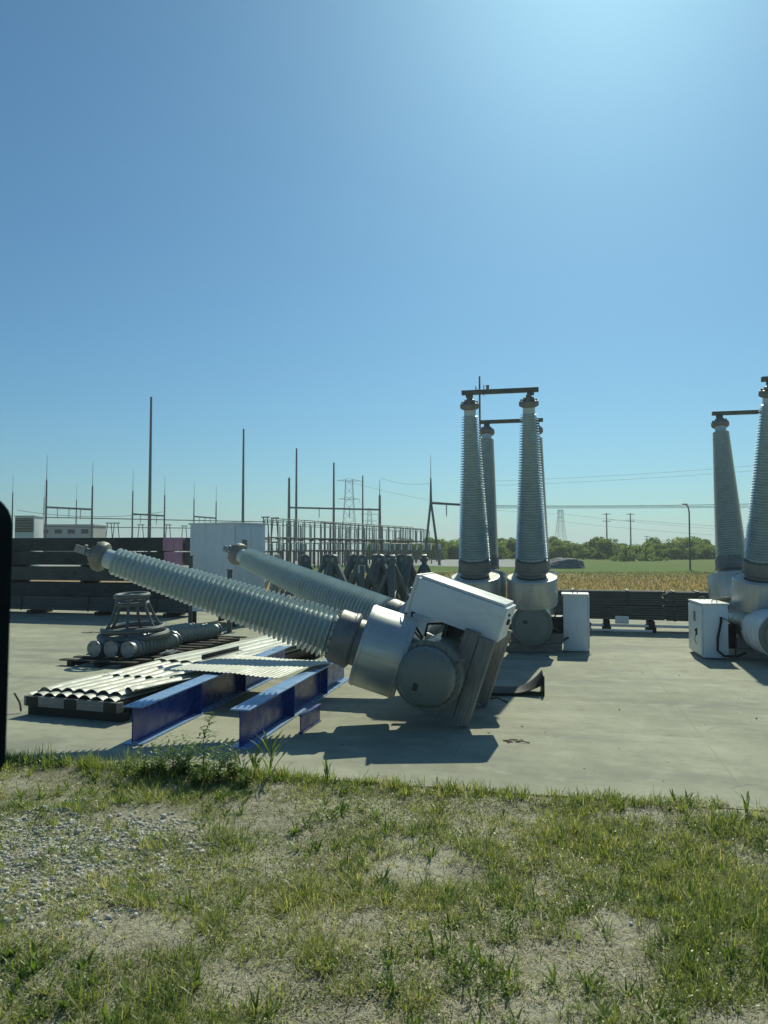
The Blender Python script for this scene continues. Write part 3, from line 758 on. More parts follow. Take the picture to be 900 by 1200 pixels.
# ------------------------------------------------------------------ tall switchgear cabinet behind the toppled bushings
kc = empty('switchgear_cabinet', (-4.2, 21.5, 0), math.atan2(.9, -1.45) - math.pi / 2, 'tall pale grey double door cabinet behind the toppled breaker', 'cabinet')
W1, W2 = 1.32, 1.71                                     # local +X along the right face, local +Y along the left face
b = MB(); b.box((W1 / 2, W2 / 2, 1.62), (W1, W2, 2.5)); b.build('body', M_cab, kc, .01)
b = MB(); b.box((W1 / 2, W2 / 2, 2.895), (W1 + .08, W2 + .08, .05)); b.build('roof', M_cab, kc, .01)
for k in range(2):
    b = MB(); b.box((W1 * (.27 + .46 * k), -.018, 1.62), (W1 * .45, .034, 2.36)); d_ = b.build('door', M_cab, kc, .006)
    b = MB()
    for q in range(6): b.box((W1 * (.27 + .46 * k), -.04, .72 + q * .05), (.34, .016, .022))
    b.build('vent', M_dsteel, d_)
    if k == 0:
        b = MB(); b.box((W1 * .3, -.04, 2.3), (.2, .01, .26)); b.build('notice', M_bronze, d_)
    else:
        b = MB(); b.box((W1 * .56, -.06, 1.75), (.05, .05, .26)); b.box((W1 * .58, -.09, 1.74), (.16, .02, .04)); b.build('handle', M_dsteel, d_, .004)
for x, y in ((.08, .08), (W1 - .08, .08), (.08, W2 - .08), (W1 - .08, W2 - .08)):
    b = MB(); b.box((x, y, .185), (.14, .14, .37)); b.build('foot', M_dsteel, kc, .005)

# steel post behind the insulator pallet, and dark leaning brackets next to it
def prop_post(px, py0, py1, w_, label, lean=0.0):
    g = gnd(px, py0); Ht = (py0 - py1) / 900 * g.y
    b = MB(); b.beam((0, 0, 0), (lean, 0, Ht), w_, w_ * .7); b.box((0, 0, .012), (w_ * 2.2, w_ * 2, .024)); b.box((lean, 0, Ht + .012), (w_ * 1.6, w_ * 1.5, .02))
    o = b.build('steel_post', M_galvd, None, .004); o.location = g; return tag(o, label, 'steel post')
prop_post(224, 733, 652, .10, 'slim steel post standing between the timbers and the tall cabinet')
prop_post(270, 741, 668, .12, 'dark steel post standing close in front of the tall cabinet')

# ------------------------------------------------------------------ dark A shaped steel stands in a row
def stand(loc, rz, label):
    r = empty('steel_stand', loc, rz, label, 'steel stand', 'dark A shaped steel stands')
    b = MB()
    b.prism([(-.15, 1.62), (.15, 1.62), (.14, 1.86), (.10, 1.98), (0, 2.02), (-.10, 1.98), (-.14, 1.86)], -.07, .07); hd = b.build('head_plate', M_stand, r, .008)
    b = MB(); b.lathe([(.06, -.105), (.06, .105)], 16, Matrix.Translation((0, 0, 1.86)) @ Matrix.Rotation(R(90), 4, 'X')); b.build('pin', M_galv, hd)
    for s in (-1, 1):
        b = MB(); b.beam((s * .10, 0, 1.72), (s * .92, 0, .03), .15, .12); b.build('leg', M_stand, r, .006)
        b = MB(); b.beam((0, s * .06, 1.7), (0, s * .85, .03), .11, .10); b.build('brace', M_stand, r, .005)
    b = MB(); b.box((0, 0, .78), (.15, .12, 1.36)); b.build('web_plate', M_stand, r, .005)
    b = MB(); b.box((0, 0, .45), (1.0, .05, .09)); b.build('tie_bar', M_stand, r, .004)
    for s_ in (-1, 1): MB().beam((-s_ * .42, .04 * s_, 1.05), (s_ * .72, .04 * s_, .45), .07, .03).build('cross_brace', M_stand, r, .003)
    b = MB(); b.box((0, 0, .012), (2.1, .24, .024)); b.build('foot_plate', M_stand, r, .003)
    return r
s0 = None
labs = ['leftmost dark steel stand, standing alone by the tall cabinet', 'second dark steel stand from the left', 'third dark steel stand from the left, paired with the next',
        'fourth dark steel stand from the left, close beside the third', 'fifth dark steel stand, with a leg splayed to the left', 'sixth dark steel stand, with a pale square patch below its head',
        'seventh dark steel stand, half hidden in the cluster', 'eighth dark steel stand, in the middle of the right cluster', 'ninth dark steel stand, at the back of the right cluster',
        'tenth dark steel stand, slim and edge on in the right cluster', 'eleventh dark steel stand, right of the slim one', 'twelfth dark steel stand, beside the toppled cabinet', 'rightmost dark steel stand, behind the toppled cabinet']
for k, (px, D, rz) in enumerate(((325, 23.4, 80), (357, 22.2, 25), (383, 22.6, 15), (391, 21.6, -20), (413, 22.8, 40), (424, 21.2, 5), (440, 23.4, 70), (446, 22.2, -30), (452, 23.0, 15), (460, 21.0, 85), (469, 22.8, 20), (480, 21.7, 70), (497, 22.0, 88))):
    lc = ((px - 450) / 900 * D, D, 0)
    if s0 is None: s0 = stand(lc, R(rz), labs[0])
    else: dup(s0, lc, R(rz), labs[k])
    if k == 5:
        b = MB(); b.box((lc[0], lc[1] - .1, 1.62), (.2, .012, .22)); o = b.build('paper_tag', M_aluin); tag(o, 'small pale tag fixed to a dark steel stand', 'tag'); o.rotation_euler = (0, 0, 0)

# ------------------------------------------------------------------ bundles of steel channel at the back right
CB = 'strapped bundles of steel channel at the back of the yard'
pa, pb = Vector((4.3, 20.75, 0)), Vector((9.6, 19.35, 0)); ca = math.atan2(pb.y - pa.y, pb.x - pa.x); cd = (pb - pa).normalized(); cn = Vector((-cd.y, cd.x, 0))
def ch_bundle(off, L, z, rows, label, dz, straps):
    c = pa + cd * off
    r = empty('channel_bundle', (c.x, c.y, z), ca, label, 'steel bundle', CB)
    for k in range(rows):
        for j in range(2):
            zz = k * dz; jit = random.uniform(-.06, .06); y = j * .42 + random.uniform(-.008, .012)
            b = MB(); b.box((L / 2 + jit, y + .2, zz + dz * .5), (L, .39, .012)); b.box((L / 2 + jit, y + .006, zz + dz * .46), (L, .012, dz * .80))
            b.build('channel', M_sstack, r)
    for x in straps:
        b = MB(); hh = rows * dz; b.box((x, -.014, hh / 2), (.05, .012, hh + .02)); b.box((x, .42, hh + .006), (.05, .88, .01)); b.build('strap', M_dsteel, r)
    return r
ch_bundle(0, 3.05, .32, 6, 'lower left bundle of dark steel channel beside the slim white cabinet', .062, (.75, 2.05))
ch_bundle(0.05, 3.0, .705, 6, 'upper left bundle of dark steel channel beside the slim white cabinet', .062, (.7, 2.1))
ch_bundle(3.06, 2.4, .31, 6, 'lower right bundle of dark steel channel behind the wide cabinet', .062, (.25, .75, 1.9))
ch_bundle(3.08, 2.4, .695, 6, 'upper right bundle of dark steel channel behind the wide cabinet', .062, (.22, .8, 1.9))
for k in range(5):
    c = pa + cd * (.5 + k * 1.12)
    b = MB(); b.box((0, .42, .07), (.22, 1.0, .14)); b.box((0, .42, .215), (.16, .98, .14)); o = b.build('timber_bearer', M_dunnage, None, .008); o.location = (c.x, c.y, 0); o.rotation_euler = (0, 0, ca)
    tag(o, ['leftmost', 'second', 'middle', 'fourth', 'rightmost'][k] + ' dark timber bearer under the steel channel bundles', 'timber bearer', 'bearers under the steel channel')
for k, (o1, L, z, y) in enumerate(((.1, 3.6, .17, -.03), (.15, 2.6, .045, -.1))):
    c = pa + cd * o1 + cn * y
    b = MB(); b.tube((0, 0, 0), (L, 0, 0), .035, n=14); o = b.build('white_pipe', M_tankwrap); o.location = (c.x, c.y, z); o.rotation_euler = (0, 0, ca)
    tag(o, ['upper', 'lower'][k] + ' slim white pipe lying below the steel channel', 'pipe')
c = pa + cd * 2.0 - cn * .06
b = MB(); b.box((0, 0, .14), (.34, .05, .2)); o = b.build('junction_box', M_cab, None, .006); o.location = (c.x, c.y, .18); o.rotation_euler = (0, 0, ca); tag(o, 'small grey box below the strapped steel channel', 'box')

# ------------------------------------------------------------------ gravel heap, street lamp, mast
def heap():
    b = bmesh.new(); bmesh.ops.create_icosphere(b, subdivisions=4, radius=1)
    for v in b.verts:
        n_ = NZ.fbm(v.co.x + 3, v.co.y * 1.3 + v.co.z, 1.8) - .5
        v.co = Vector((v.co.x * 3.0, v.co.y * 1.6, max(-.05, v.co.z) * (1.15 + .25 * v.co.x))) * (1 + n_ * .5)
        if v.co.x < -.5: v.co.z *= .8
    me = bpy.data.meshes.new('gravel_heap'); b.to_mesh(me); b.free(); me.materials.append(M_rock)
    me.polygons.foreach_set('use_smooth', [True] * len(me.polygons))
    o = bpy.data.objects.new('gravel_heap', me); COL.objects.link(o); o.location = ((655 - 450) / 900 * 84, 84, -.05); tag(o, 'dark gravel heap on the field behind the middle breakers', 'gravel heap')
heap()
D = 76; x = (808 - 450) / 900 * D
lp = empty('street_lamp', (x, D, -.04), 0, 'tall slim street lamp with curved head standing in the green field', 'street lamp')
MB().path([(0, 0, 0), (0, 0, 3), (0, 0, 5.8), (-.1, 0, 6.3), (-.3, 0, 6.55)], lambda f: .085 - .03 * f, 10).build('pole', M_galvd, lp)
b = MB(); b.box((-.42, 0, 6.57), (.5, .2, .1)); b.build('lamp_head', M_galvd, lp, .03)
b = MB(); b.lathe([(.2, 0), (.2, .08), (.1, .1)], 12); b.build('base', M_conc, lp)
D = 62; mst = empty('antenna_mast', ((563 - 450) / 900 * D, D, -.04), 0, 'thin antenna mast rising behind the middle bushings', 'mast')
MB().tube((0, 0, 0), (0, 0, 16.2), .13, .07).build('pole', M_galvd, mst)
b = MB(); b.tube((.35, 0, 14.6), (.35, 0, 15.5), .04); b.box((.65, 0, 15.1), (.24, .16, .75)); b.build('antenna', M_galvd, mst, .02)
b = MB(); b.tube((-.3, 0, 15.1), (.7, 0, 15.1), .03); b.box((-.3, 0, 15.2), (.08, .08, .35)); b.build('bracket', M_galvd, mst)

# ------------------------------------------------------------------ substation behind
def mast(px, D, y_thick, y_tip, rb, label, group='lightning masts over the substation'):
    r = empty('lightning_mast', ((px - 450) / 900 * D, D, -.045), 0, label, 'mast', group)
    z1 = H + (HORIZON - y_thick) / 900 * D + .045
    MB().tube((0, 0, 0), (0, 0, z1), rb, rb * .55, 12).build('pole', M_galvd, r)
    if y_tip < y_thick:
        z2 = H + (HORIZON - y_tip) / 900 * D
        MB().tube((0, 0, z1), (0, 0, z2), rb * .22, rb * .12, 6).build('spike', M_galvd, r)
    b = MB(); b.lathe([(rb * 2, 0), (rb * 2, .1), (rb * 1.3, .3)], 12); b.build('base', M_conc, r)
    return r
mast(175, 108, 464, 464, .27, 'tallest dark lightning mast, thick and plain, left of the pale cabinet')
mast(284.5, 120, 502, 502, .25, 'thick plain lightning mast rising behind the pale cabinet')
mast(14, 110, 577, 555, .14, 'slim spiked lightning mast by the left edge of the photo')
mast(89, 150, 586, 568, .16, 'slim spiked mast between the posts of the leftmost gantry')
mast(51, 150, 583, 568, .14, 'short spiked mast just left of the leftmost gantry')
mast(347, 130, 525, 525, .25, 'tall plain mast left of the wide gantry near the lattice tower')
mast(391, 130, 542, 542, .25, 'tall plain mast in the middle of the wide gantry')
mast(425, 140, 557, 557, .2, 'plain mast right of the lattice tower')

def gantry(pxa, pxb, D, yb, tops, label, rb=.16, aframe=False, hang=3):
    xa, xb = (pxa - 450) / 900 * D, (pxb - 450) / 900 * D
    r = empty('gantry', (xa, D, -.045), 0, label, 'gantry', 'substation gantries'); L = xb - xa
    zb = H + (HORIZON - yb) / 900 * D
    for x, (yt, ys) in zip((0, L), tops):
        zt = H + (HORIZON - yt) / 900 * D; b = MB()
        if aframe:
            b.tube((x - .9, 0, 0), (x, 0, zb + .3), rb, rb * .8); b.tube((x + 1.1, 0, 0), (x, 0, zb + .3), rb, rb * .8); b.tube((x, 0, zb), (x, 0, zt), rb, rb * .5)
        else: b.tube((x, 0, 0), (x, 0, zt), rb, rb * .6)
        b.build('post', M_galvd, r)
        if ys < yt: MB().tube((x, 0, zt), (x, 0, H + (HORIZON - ys) / 900 * D), rb * .25, rb * .12, 6).build('spike', M_galvd, r)
    b = MB(); b.beam((0, 0, zb), (L, 0, zb - .35), .28, .28); b.build('crossbeam', M_galvd, r)
    for k in range(hang):
        f = (k + 1) / (hang + 1); b = MB()
        z = zb - .35 * f - .14
        b.lathe([(.03, 0)] + sum([[(.12, -.12 - i * .15), (.04, -.17 - i * .15)] for i in range(9)], []) + [(.03, -1.5)], 8, Matrix.Translation((L * f, 0, z))); b.build('insulator_string', M_porc, r)
    return r
gantry(53.5, 107.5, 118, 594, ((562, 532), (569, 541)), 'leftmost gantry of two spiked posts and a crossbeam', .2)
gantry(155, 192.5, 135, 602, ((575, 550), (580, 558)), 'narrow gantry behind the tallest mast', .19)
gantry(227, 253, 155, 605, ((584, 563), (588, 568)), 'smallest spiked gantry just above the pale cabinet', .18)
gantry(338.5, 445, 128, 594.5, ((560, 558), (580, 562)), 'wide gantry crossing in front of the lattice tower', .3, hang=2)
gantry(505, 560, 98, 589, ((560, 533), (565, 545)), 'A legged gantry left of the middle bushings', .18, aframe=True, hang=2)

# bus supports: posts in long rows, each with its insulator, tubes laid on top
BG = 'bus support posts in the substation rows'
def bus_post():
    r = empty('bus_support', (0, 0, 0), 0, 'slim grey bus support post in the substation rows', 'support post', BG)
    MB().box((0, 0, 1.6), (.13, .13, 3.2)).build('post', M_posts, r)
    b = MB(); b.lathe([(.08, 3.2)] + sum([[(.09, 3.3 + i * .2), (.05, 3.38 + i * .2)] for i in range(9)], []) + [(.05, 5.2)], 8); b.build('insulator', M_post, r)
    MB().box((0, 0, 3.25), (.6, .3, .1)).build('head_plate', M_posts, r)
    return r
bp = None
def busbar(p, q, r, label):
    m = MB(); d = Vector(q) - Vector(p); m.tube((0, 0, 0), d, r, n=8); o = m.build('busbar', M_posts); o.location = p
    return tag(o, label, 'busbar', 'tubular busbars in the substation')
rows = [((310, 82), (496, 122)), ((336, 86), (500, 128)), ((376, 90), (503, 134)), ((300, 96), (470, 142)), ((318, 78), (484, 112)), ((352, 98), (500, 146))]
for ri, ((pxa, Da), (pxb, Db)) in enumerate(rows):
    a = Vector(((pxa - 450) / 900 * Da, Da, 0)); q = Vector(((pxb - 450) / 900 * Db, Db, 0)); n = 18
    for k in range(n):
        c = a.lerp(q, k / (n - 1)); lc = (c.x, c.y, -.045)
        if bp is None: bp = bus_post(); bp.location = lc
        else: dup(bp, lc, R(random.uniform(-10, 10)))
    top = ['left starting', 'second', 'third', 'farthest', 'nearest', 'fourth'][ri]
    busbar((a.x, a.y, 5.2), (q.x, q.y, 5.2), .045, '%s long tubular busbar running back on the post tops' % top)
    busbar((a.x - .4, a.y, 3.3), (q.x - .4, q.y, 3.3), .03, '%s lower busbar running back at head plate height' % top)
def trestle(px, D, ztop, label, group='bus trestles'):
    r = empty('bus_trestle', ((px - 450) / 900 * D, D, -.045), R(random.uniform(-25, 25)), label, 'trestle', group)
    for s in (-1, 1):
        b = MB(); b.tube((s * .75, 0, 0), (s * .22, 0, ztop), .06, n=6); b.build('leg', M_galvd, r)
    MB().beam((-.5, 0, ztop), (.5, 0, ztop), .12, .12).build('cross_arm', M_galvd, r); MB().beam((-.45, 0, ztop * .6), (.45, 0, ztop * .6), .08, .08).build('tie_bar', M_galvd, r)
    return r
for k, (px, D, ln) in enumerate(((128, 104, 'leftmost slim bus trestle above the timber stack'), (136, 104, 'slim bus trestle close beside the leftmost one'), (165, 112, 'slim bus trestle just left of the tallest mast'), (197, 112, 'slim bus trestle above the pink timber ends'), (216, 118, 'slim bus trestle at the left corner of the pale cabinet'), (311, 84, 'slim bus trestle just right of the pale cabinet'), (322, 86, 'slim bus trestle at the start of the post rows'))):
    trestle(px, D, 5.6, ln)
busbar(at(40, 606, 100), at(330, 612, 108), .06, 'long high busbar crossing behind the timber stack')
busbar(at(40, 617, 100), at(228, 619, 104), .05, 'lower busbar crossing behind the timber stack')
def switch():
    r = empty('disconnect_switch', (0, 0, 0), 0, 'low disconnect switch of three insulators on a beam', 'switch', 'low disconnect switches')
    for s in (-1, 1): MB().box((s * 1.1, 0, .9), (.16, .16, 1.8)).build('leg', M_galvd, r)
    MB().box((0, 0, 1.87), (2.7, .2, .14)).build('beam', M_galvd, r)
    for x in (-1, 0, 1):
        b = MB(); b.lathe([(.06, 1.94)] + sum([[(.12, 2.0 + i * .13), (.06, 2.05 + i * .13)] for i in range(6)], []) + [(.06, 2.8)], 8, Matrix.Translation((x, 0, 0))); b.build('insulator', M_porc, r)
    MB().tube((-1, 0, 2.82), (1, 0, 2.82), .05, n=8).build('blade_arm', M_galv, r)
    return r
sw = None
for k in range(24):
    px = 316 + k * 8.6; D = 74 + (k % 4) * 8 + k * 1.3; lc = ((px - 450) / 900 * D, D, -.045)
    if sw is None: sw = switch(); sw.location = lc
    else: dup(sw, lc, R(random.choice((0, 18, 70))))
# buildings at the far left
r = empty('louvred_unit', ((28 - 450) / 900 * 92, 92, -.04), 0, 'pale louvred cooling unit at the left end of the substation', 'cooling unit')
MB().box((0, 1.4, 3.0), (2.3, 2.6, 6.0)).build('body', M_louv, r, .03)
b = MB()
for k in range(9): b.box((0, .06, 4.2 + k * .19), (2.2, .1, .10), rot=Matrix.Rotation(R(25), 3, 'X'))
b.build('louvre', M_dsteel, r)
MB().box((0, 1.4, 6.06), (2.5, 2.8, .1)).build('roof', M_louv, r, .02)
r = empty('control_building', ((76 - 450) / 900 * 130, 130, -.04), 0, 'long low control building right of the louvred unit', 'building')
MB().box((0, 3, 3.0), (9.6, 6, 6.1)).build('wall', M_bldg, r)
MB().box((0, 3, 6.12), (9.9, 6.3, .2)).build('roof', M_bldg, r)
for x in (-3.4, -1.1, 1.1, 3.4): MB().box((x, -.02, 5.0), (1.2, .08, .7)).build('window', M_blackpl, r)

# lattice towers and poles on the skyline
def lattice(px, D, ytop, w0, arms, label, tap=.35):
    r = empty('lattice_tower', ((px - 450) / 900 * D, D, -.05), R(8), label, 'pylon', 'lattice pylons on the skyline')
    Ht = H + (HORIZON - ytop) / 900 * D; n = 9; b = MB(); t_ = .0009 * D * .42
    def wd(f): return w0 * (1 - f) ** 1.3 + w0 * tap * (1 - (1 - f) ** 1.3)
    for sx, sy in ((-1, -1), (1, -1), (1, 1), (-1, 1)):
        for k in range(n):
            f0, f1 = k / n, (k + 1) / n
            b.beam((sx * wd(f0) / 2, sy * wd(f0) / 2, f0 * Ht), (sx * wd(f1) / 2, sy * wd(f1) / 2, f1 * Ht), t_, t_)
    for k in range(n):
        f0, f1 = k / n, (k + 1) / n
        for (ax, ay), (bx, by) in (((-1, -1), (1, -1)), ((1, -1), (1, 1)), ((1, 1), (-1, 1)), ((-1, 1), (-1, -1))):
            b.beam((ax * wd(f0) / 2, ay * wd(f0) / 2, f0 * Ht), (bx * wd(f1) / 2, by * wd(f1) / 2, f1 * Ht), t_ * .6, t_ * .6)
            b.beam((bx * wd(f0) / 2, by * wd(f0) / 2, f0 * Ht), (ax * wd(f1) / 2, ay * wd(f1) / 2, f1 * Ht), t_ * .6, t_ * .6)
    b.build('tower_body', M_galv, r)
    for f, hw in arms:
        b = MB(); z = f * Ht
        for s in (-1, 1):
            b.beam((0, -wd(f) / 2, z), (s * hw, 0, z + .2), t_, t_); b.beam((0, wd(f) / 2, z), (s * hw, 0, z + .2), t_, t_); b.beam((0, 0, z + hw * .22), (s * hw, 0, z + .2), t_ * .8, t_ * .8)
            b.beam((s * hw, 0, z + .2), (s * hw, 0, z - 2.2), t_ * .7, t_ * .7)
            b.beam((s * hw * .5, 0, z), (s * hw * .5, 0, z + hw * .11), t_ * .7, t_ * .7)
        b.build('cross_arm', M_galv, r)
    return r
lattice(409, 400, 561, 8.5, ((.72, 5.6), (.97, 6.3)), 'large lattice pylon behind the wide gantry', .42)
lattice(433, 640, 596, 8, ((.70, 6), (.86, 7), (.98, 5)), 'small distant lattice pylon right of the large one', .3)
lattice(657, 520, 597, 8.0, ((.80, 2.2), (.97, 2.2)), 'narrow lattice pylon above the treeline, left of the two poles', .3)
def upole(px, ytop, D, label):
    r = empty('utility_pole', ((px - 450) / 900 * D, D, -.05), 0, label, 'utility pole', 'utility poles above the treeline'); Ht = H + (HORIZON - ytop) / 900 * D
    MB().tube((0, 0, 0), (0, 0, Ht), .38, .22, 8).build('pole', M_galvd, r)
    for k, f in enumerate((.97, .8)): MB().beam((-1.6, 0, Ht * f), (1.6, 0, Ht * f), .25, .25).build('cross_arm', M_galvd, r)
upole(711, 601, 300, 'left one of the two slim poles above the treeline')
upole(739, 601, 300, 'right one of the two slim poles above the treeline')
upole(758, 628, 420, 'tiny distant pole just above the treeline')
def wire(p, q, sag, r, label):
    p, q = Vector(p), Vector(q); pts = []
    for k in range(25):
        f = k / 24; c = p.lerp(q, f) - p; c.z -= sag * 4 * f * (1 - f); pts.append(c)
    o = MB().path(pts, r, 5).build('overhead_wire', M_galvd); o.location = p; return tag(o, label, 'wire', 'overhead wires across the sky')
wire(at(540, 592.0, 98), at(960, 588.5, 98), .25, .035, 'topmost of three thick wires crossing right of the middle bushings')
wire(at(540, 593.5, 99), at(960, 591.5, 99), .15, .03, 'middle of three thick wires crossing right of the middle bushings')
wire(at(540, 595.0, 98), at(960, 593.5, 98), .1, .03, 'lowest of three thick wires crossing right of the middle bushings')
wire(at(540, 565, 240), at(980, 537, 240), 1.0, .035, 'upper faint wire high above the treeline')
wire(at(540, 570, 240), at(980, 543, 240), 1.0, .035, 'lower faint wire high above the treeline')
wire(at(409, 565, 400), at(657, 602, 520), 4, .07, 'faint wire from the large pylon to the narrow pylon')
wire(at(657, 602, 520), at(980, 628, 560), 2, .08, 'faint wire running right from the narrow pylon above the trees')
wire(at(657, 611, 520), at(980, 634, 560), 2, .08, 'lowest faint wire running right just above the trees')
wire(at(711, 608, 300), at(739, 609, 300), .4, .05, 'short wire between the two slim poles')
wire(at(739, 609, 300), at(980, 622, 330), .8, .05, 'wire running right from the right slim pole')
wire(at(447, 560, 128), at(505, 566, 98), .5, .02, 'thin wire from the wide gantry to the A legged gantry')
wire(at(20, 598, 105), at(190, 600, 118), .8, .03, 'thin wire behind the leftmost gantry')

# ------------------------------------------------------------------ trees
def quads_mesh(name, C, U, Vv, tint, mat):
    n = len(C); P = np.empty((n, 4, 3)); P[:, 0] = C - U - Vv; P[:, 1] = C + U - Vv * .6; P[:, 2] = C + U * .8 + Vv; P[:, 3] = C - U * .7 + Vv * .8
    return fast_mesh(name, P.reshape(-1, 3), np.arange(n * 4).reshape(n, 4), np.repeat(tint, 4), mat)
def fast_mesh(name, V, F, tint, mat):
    me = bpy.data.meshes.new(name); k = F.shape[1]
    me.vertices.add(len(V)); me.vertices.foreach_set('co', V.astype(np.float32).ravel())
    me.loops.add(F.size); me.loops.foreach_set('vertex_index', F.astype(np.int32).ravel())
    me.polygons.add(len(F)); me.polygons.foreach_set('loop_start', (np.arange(len(F)) * k).astype(np.int32)); me.polygons.foreach_set('loop_total', np.full(len(F), k, np.int32))
    at_ = me.attributes.new('tint', 'FLOAT', 'POINT'); at_.data.foreach_set('value', tint.astype(np.float32))
    me.materials.append(mat); me.update(calc_edges=True); me.validate()
    return me
def crown_mesh(seed, Hc, Wc, n, mat, leaf=.22):
    g = np.random.default_rng(seed); nb = 11
    bc = np.stack([g.normal(0, .33, nb) * Wc, g.normal(0, .3, nb) * Wc, g.uniform(.08, .86, nb) * Hc], 1); bc[:, :2] *= (1.25 - bc[:, 2:3] / Hc * .8)
    br = g.uniform(.18, .34, nb) * Wc; bt = g.uniform(.1, .9, nb)
    k = g.integers(0, nb, n); d = g.normal(size=(n, 3)); d /= np.linalg.norm(d, axis=1)[:, None]
    rad = br[k] * (.35 + .75 * g.random(n) ** .5); C = bc[k] + d * rad[:, None] * np.array([1, 1, .8]); C[:, 2] = np.maximum(C[:, 2], .15)
    U = g.normal(size=(n, 3)); U /= np.linalg.norm(U, axis=1)[:, None]; W = np.cross(U, g.normal(size=(n, 3))); W /= np.linalg.norm(W, axis=1)[:, None]
    s = leaf * g.uniform(.5, 1.3, n)
    return quads_mesh('crown', C, U * s[:, None], W * s[:, None] * .7, np.clip(bt[k] * .7 + g.random(n) * .4, 0, 1), mat)
def trunk_mb(Hc, seed):
    g = random.Random(seed); b = MB(); b.path([(0, 0, 0), (.1, 0, Hc * .2), (-.05, .1, Hc * .45), (.05, 0, Hc * .7)], lambda f: .16 * (1 - .7 * f), 7)
    for k in range(4):
        a = g.uniform(0, 6.3); z = Hc * g.uniform(.2, .4); b.path([(0, 0, z), (math.cos(a) * .5, math.sin(a) * .5, z + Hc * .15), (math.cos(a) * 1.1, math.sin(a) * 1.1, z + Hc * .35)], lambda f: .08 * (1 - .7 * f), 6)
    return b
protos = []
for v in range(6):
    Hc = [3.9, 4.4, 4.0, 5.0, 3.6, 4.6][v]; Wc = [3.6, 4.4, 5.0, 4.6, 4.2, 5.4][v]
    protos.append((crown_mesh(40 + v, Hc, Wc, 1900, M_leaf), None, Hc))
_tr = []
def tree(lc, v, sc, rz, label, group, name='broadleaf_tree', me=None, cat='tree'):
    r = empty(name, lc, rz, label, cat, group); r.scale = (sc, sc, sc)
    o = bpy.data.objects.new('crown', me or protos[v][0]); COL.objects.link(o); o.parent = r
    if len(_tr) <= v:
        for q in range(len(_tr), v + 1): _tr.append(None)
    if _tr[v] is None:
        t_ = trunk_mb(protos[v][2], v).build('trunk', M_bark, r); _tr[v] = t_.data
    else:
        t_ = bpy.data.objects.new('trunk', _tr[v]); COL.objects.link(t_); t_.parent = r
    return r
g = random.Random(21); TRG = 'trees of the distant treeline'
for row, (Dn, sc0, sp) in enumerate(((150, .70, 2.4), (160, .82, 2.6), (172, .92, 2.9))):
    x = -2.0
    while x < 92:
        D = Dn + g.uniform(-5, 5); sc = sc0 * g.uniform(.72, 1.12)
        if g.random() < .09: sc *= 1.25
        tree((x, D, -.05), g.randrange(6), sc, g.uniform(0, 6.28), 'bushy green tree in the treeline beyond the field', TRG)
        x += sp * g.uniform(.6, 1.25)
pale = crown_mesh(77, 3.0, 2.4, 600, M_leaf2, .17)
for k, (px, D, sc, lab) in enumerate(((733, 128, 1.05, 'pale young tree standing before the treeline, left of the rounded shrubs'), (757, 131, .95, 'rounded pale shrub standing before the treeline'), (769, 133, .8, 'smallest pale shrub before the treeline, right of the rounded one'))):
    tree(((px - 450) / 900 * D, D, -.05), 0, sc, k, lab, 'pale shrubs before the treeline', 'shrub', pale, 'shrub')

# ------------------------------------------------------------------ vehicle mirror close to the camera on the left
mr = empty('side_mirror', (-.598, .95, 1.893), R(2), 'black vehicle side mirror close at the left edge of the photo', 'mirror')
b = MB()
ol = []
for (cx, cz, a0, r_) in ((.085, .335, 0, .042), (-.085, .335, 90, .042), (-.085, .05, 180, .05), (.075, .05, 270, .05)):
    for k in range(7):
        a = R(a0 + k * 15); ol.append((cx + r_ * math.cos(a), cz + r_ * math.sin(a)))
b.prism(ol, -.06, .03); b.build('housing', M_mirror, mr, .012)
b = MB(); b.prism([(x * .88, .19 + (z - .19) * .9) for x, z in ol], -.066, -.0615)
mg, t, n, bb = new_mat('mirror_glass'); bb.inputs['Base Color'].default_value = (.8, .8, .8, 1); bb.inputs['Metallic'].default_value = 1; bb.inputs['Roughness'].default_value = .03
b.build('mirror_glass', mg, mr)
b = MB(); b.tube((-.1, 0, .12), (-.42, -.1, .05), .022); b.tube((-.1, 0, .27), (-.42, -.1, .22), .022); b.build('arm', M_mirror, mr)

# ------------------------------------------------------------------ verge: grass, straw, stones
rg = np.random.default_rng(99)
def inside_gravel(x, y):
    e = ((x + 2.55) / 1.25) ** 2 + ((y - 5.6) / 1.15) ** 2
    return np.clip(1.35 - e + (NZ.fbm(x, y, 2.2) - .5) * 2.4, 0, 1)
PATCH = [(.35, 5.4, .42, .28), (1.05, 4.25, .55, .25), (-.65, 4.1, .35, .22), (-.2, 3.7, .4, .2), (.55, 3.75, .45, .2), (-1.4, 4.55, .4, .25), (1.35, 4.6, .3, .2), (2.6, 6.5, .6, .12), (-.1, 4.6, .25, .2), (-2.0, 6.6, .5, .2), (1.75, 3.6, .4, .2), (.1, 5.9, .2, .12)]
def bare(x, y):
    m = np.zeros_like(x)
    for cx, cy, rx, ry_ in PATCH:
        m = np.maximum(m, np.clip(1.5 - ((x - cx) / rx) ** 2 - ((y - cy) / ry_) ** 2 + (NZ2.fbm(x, y, 4) - .5) * 1.5, 0, 1))
    return m
def verge_points(n):
    y = rg.uniform(2.3, 9.2, n); x = rg.uniform(-1, 1, n) * (.56 * y + .5)
    el = edge_local_y(x, y) + (NZ(x, 3.0, 2.5) - .5) * .25
    k = el < .05
    return x[k], y[k]
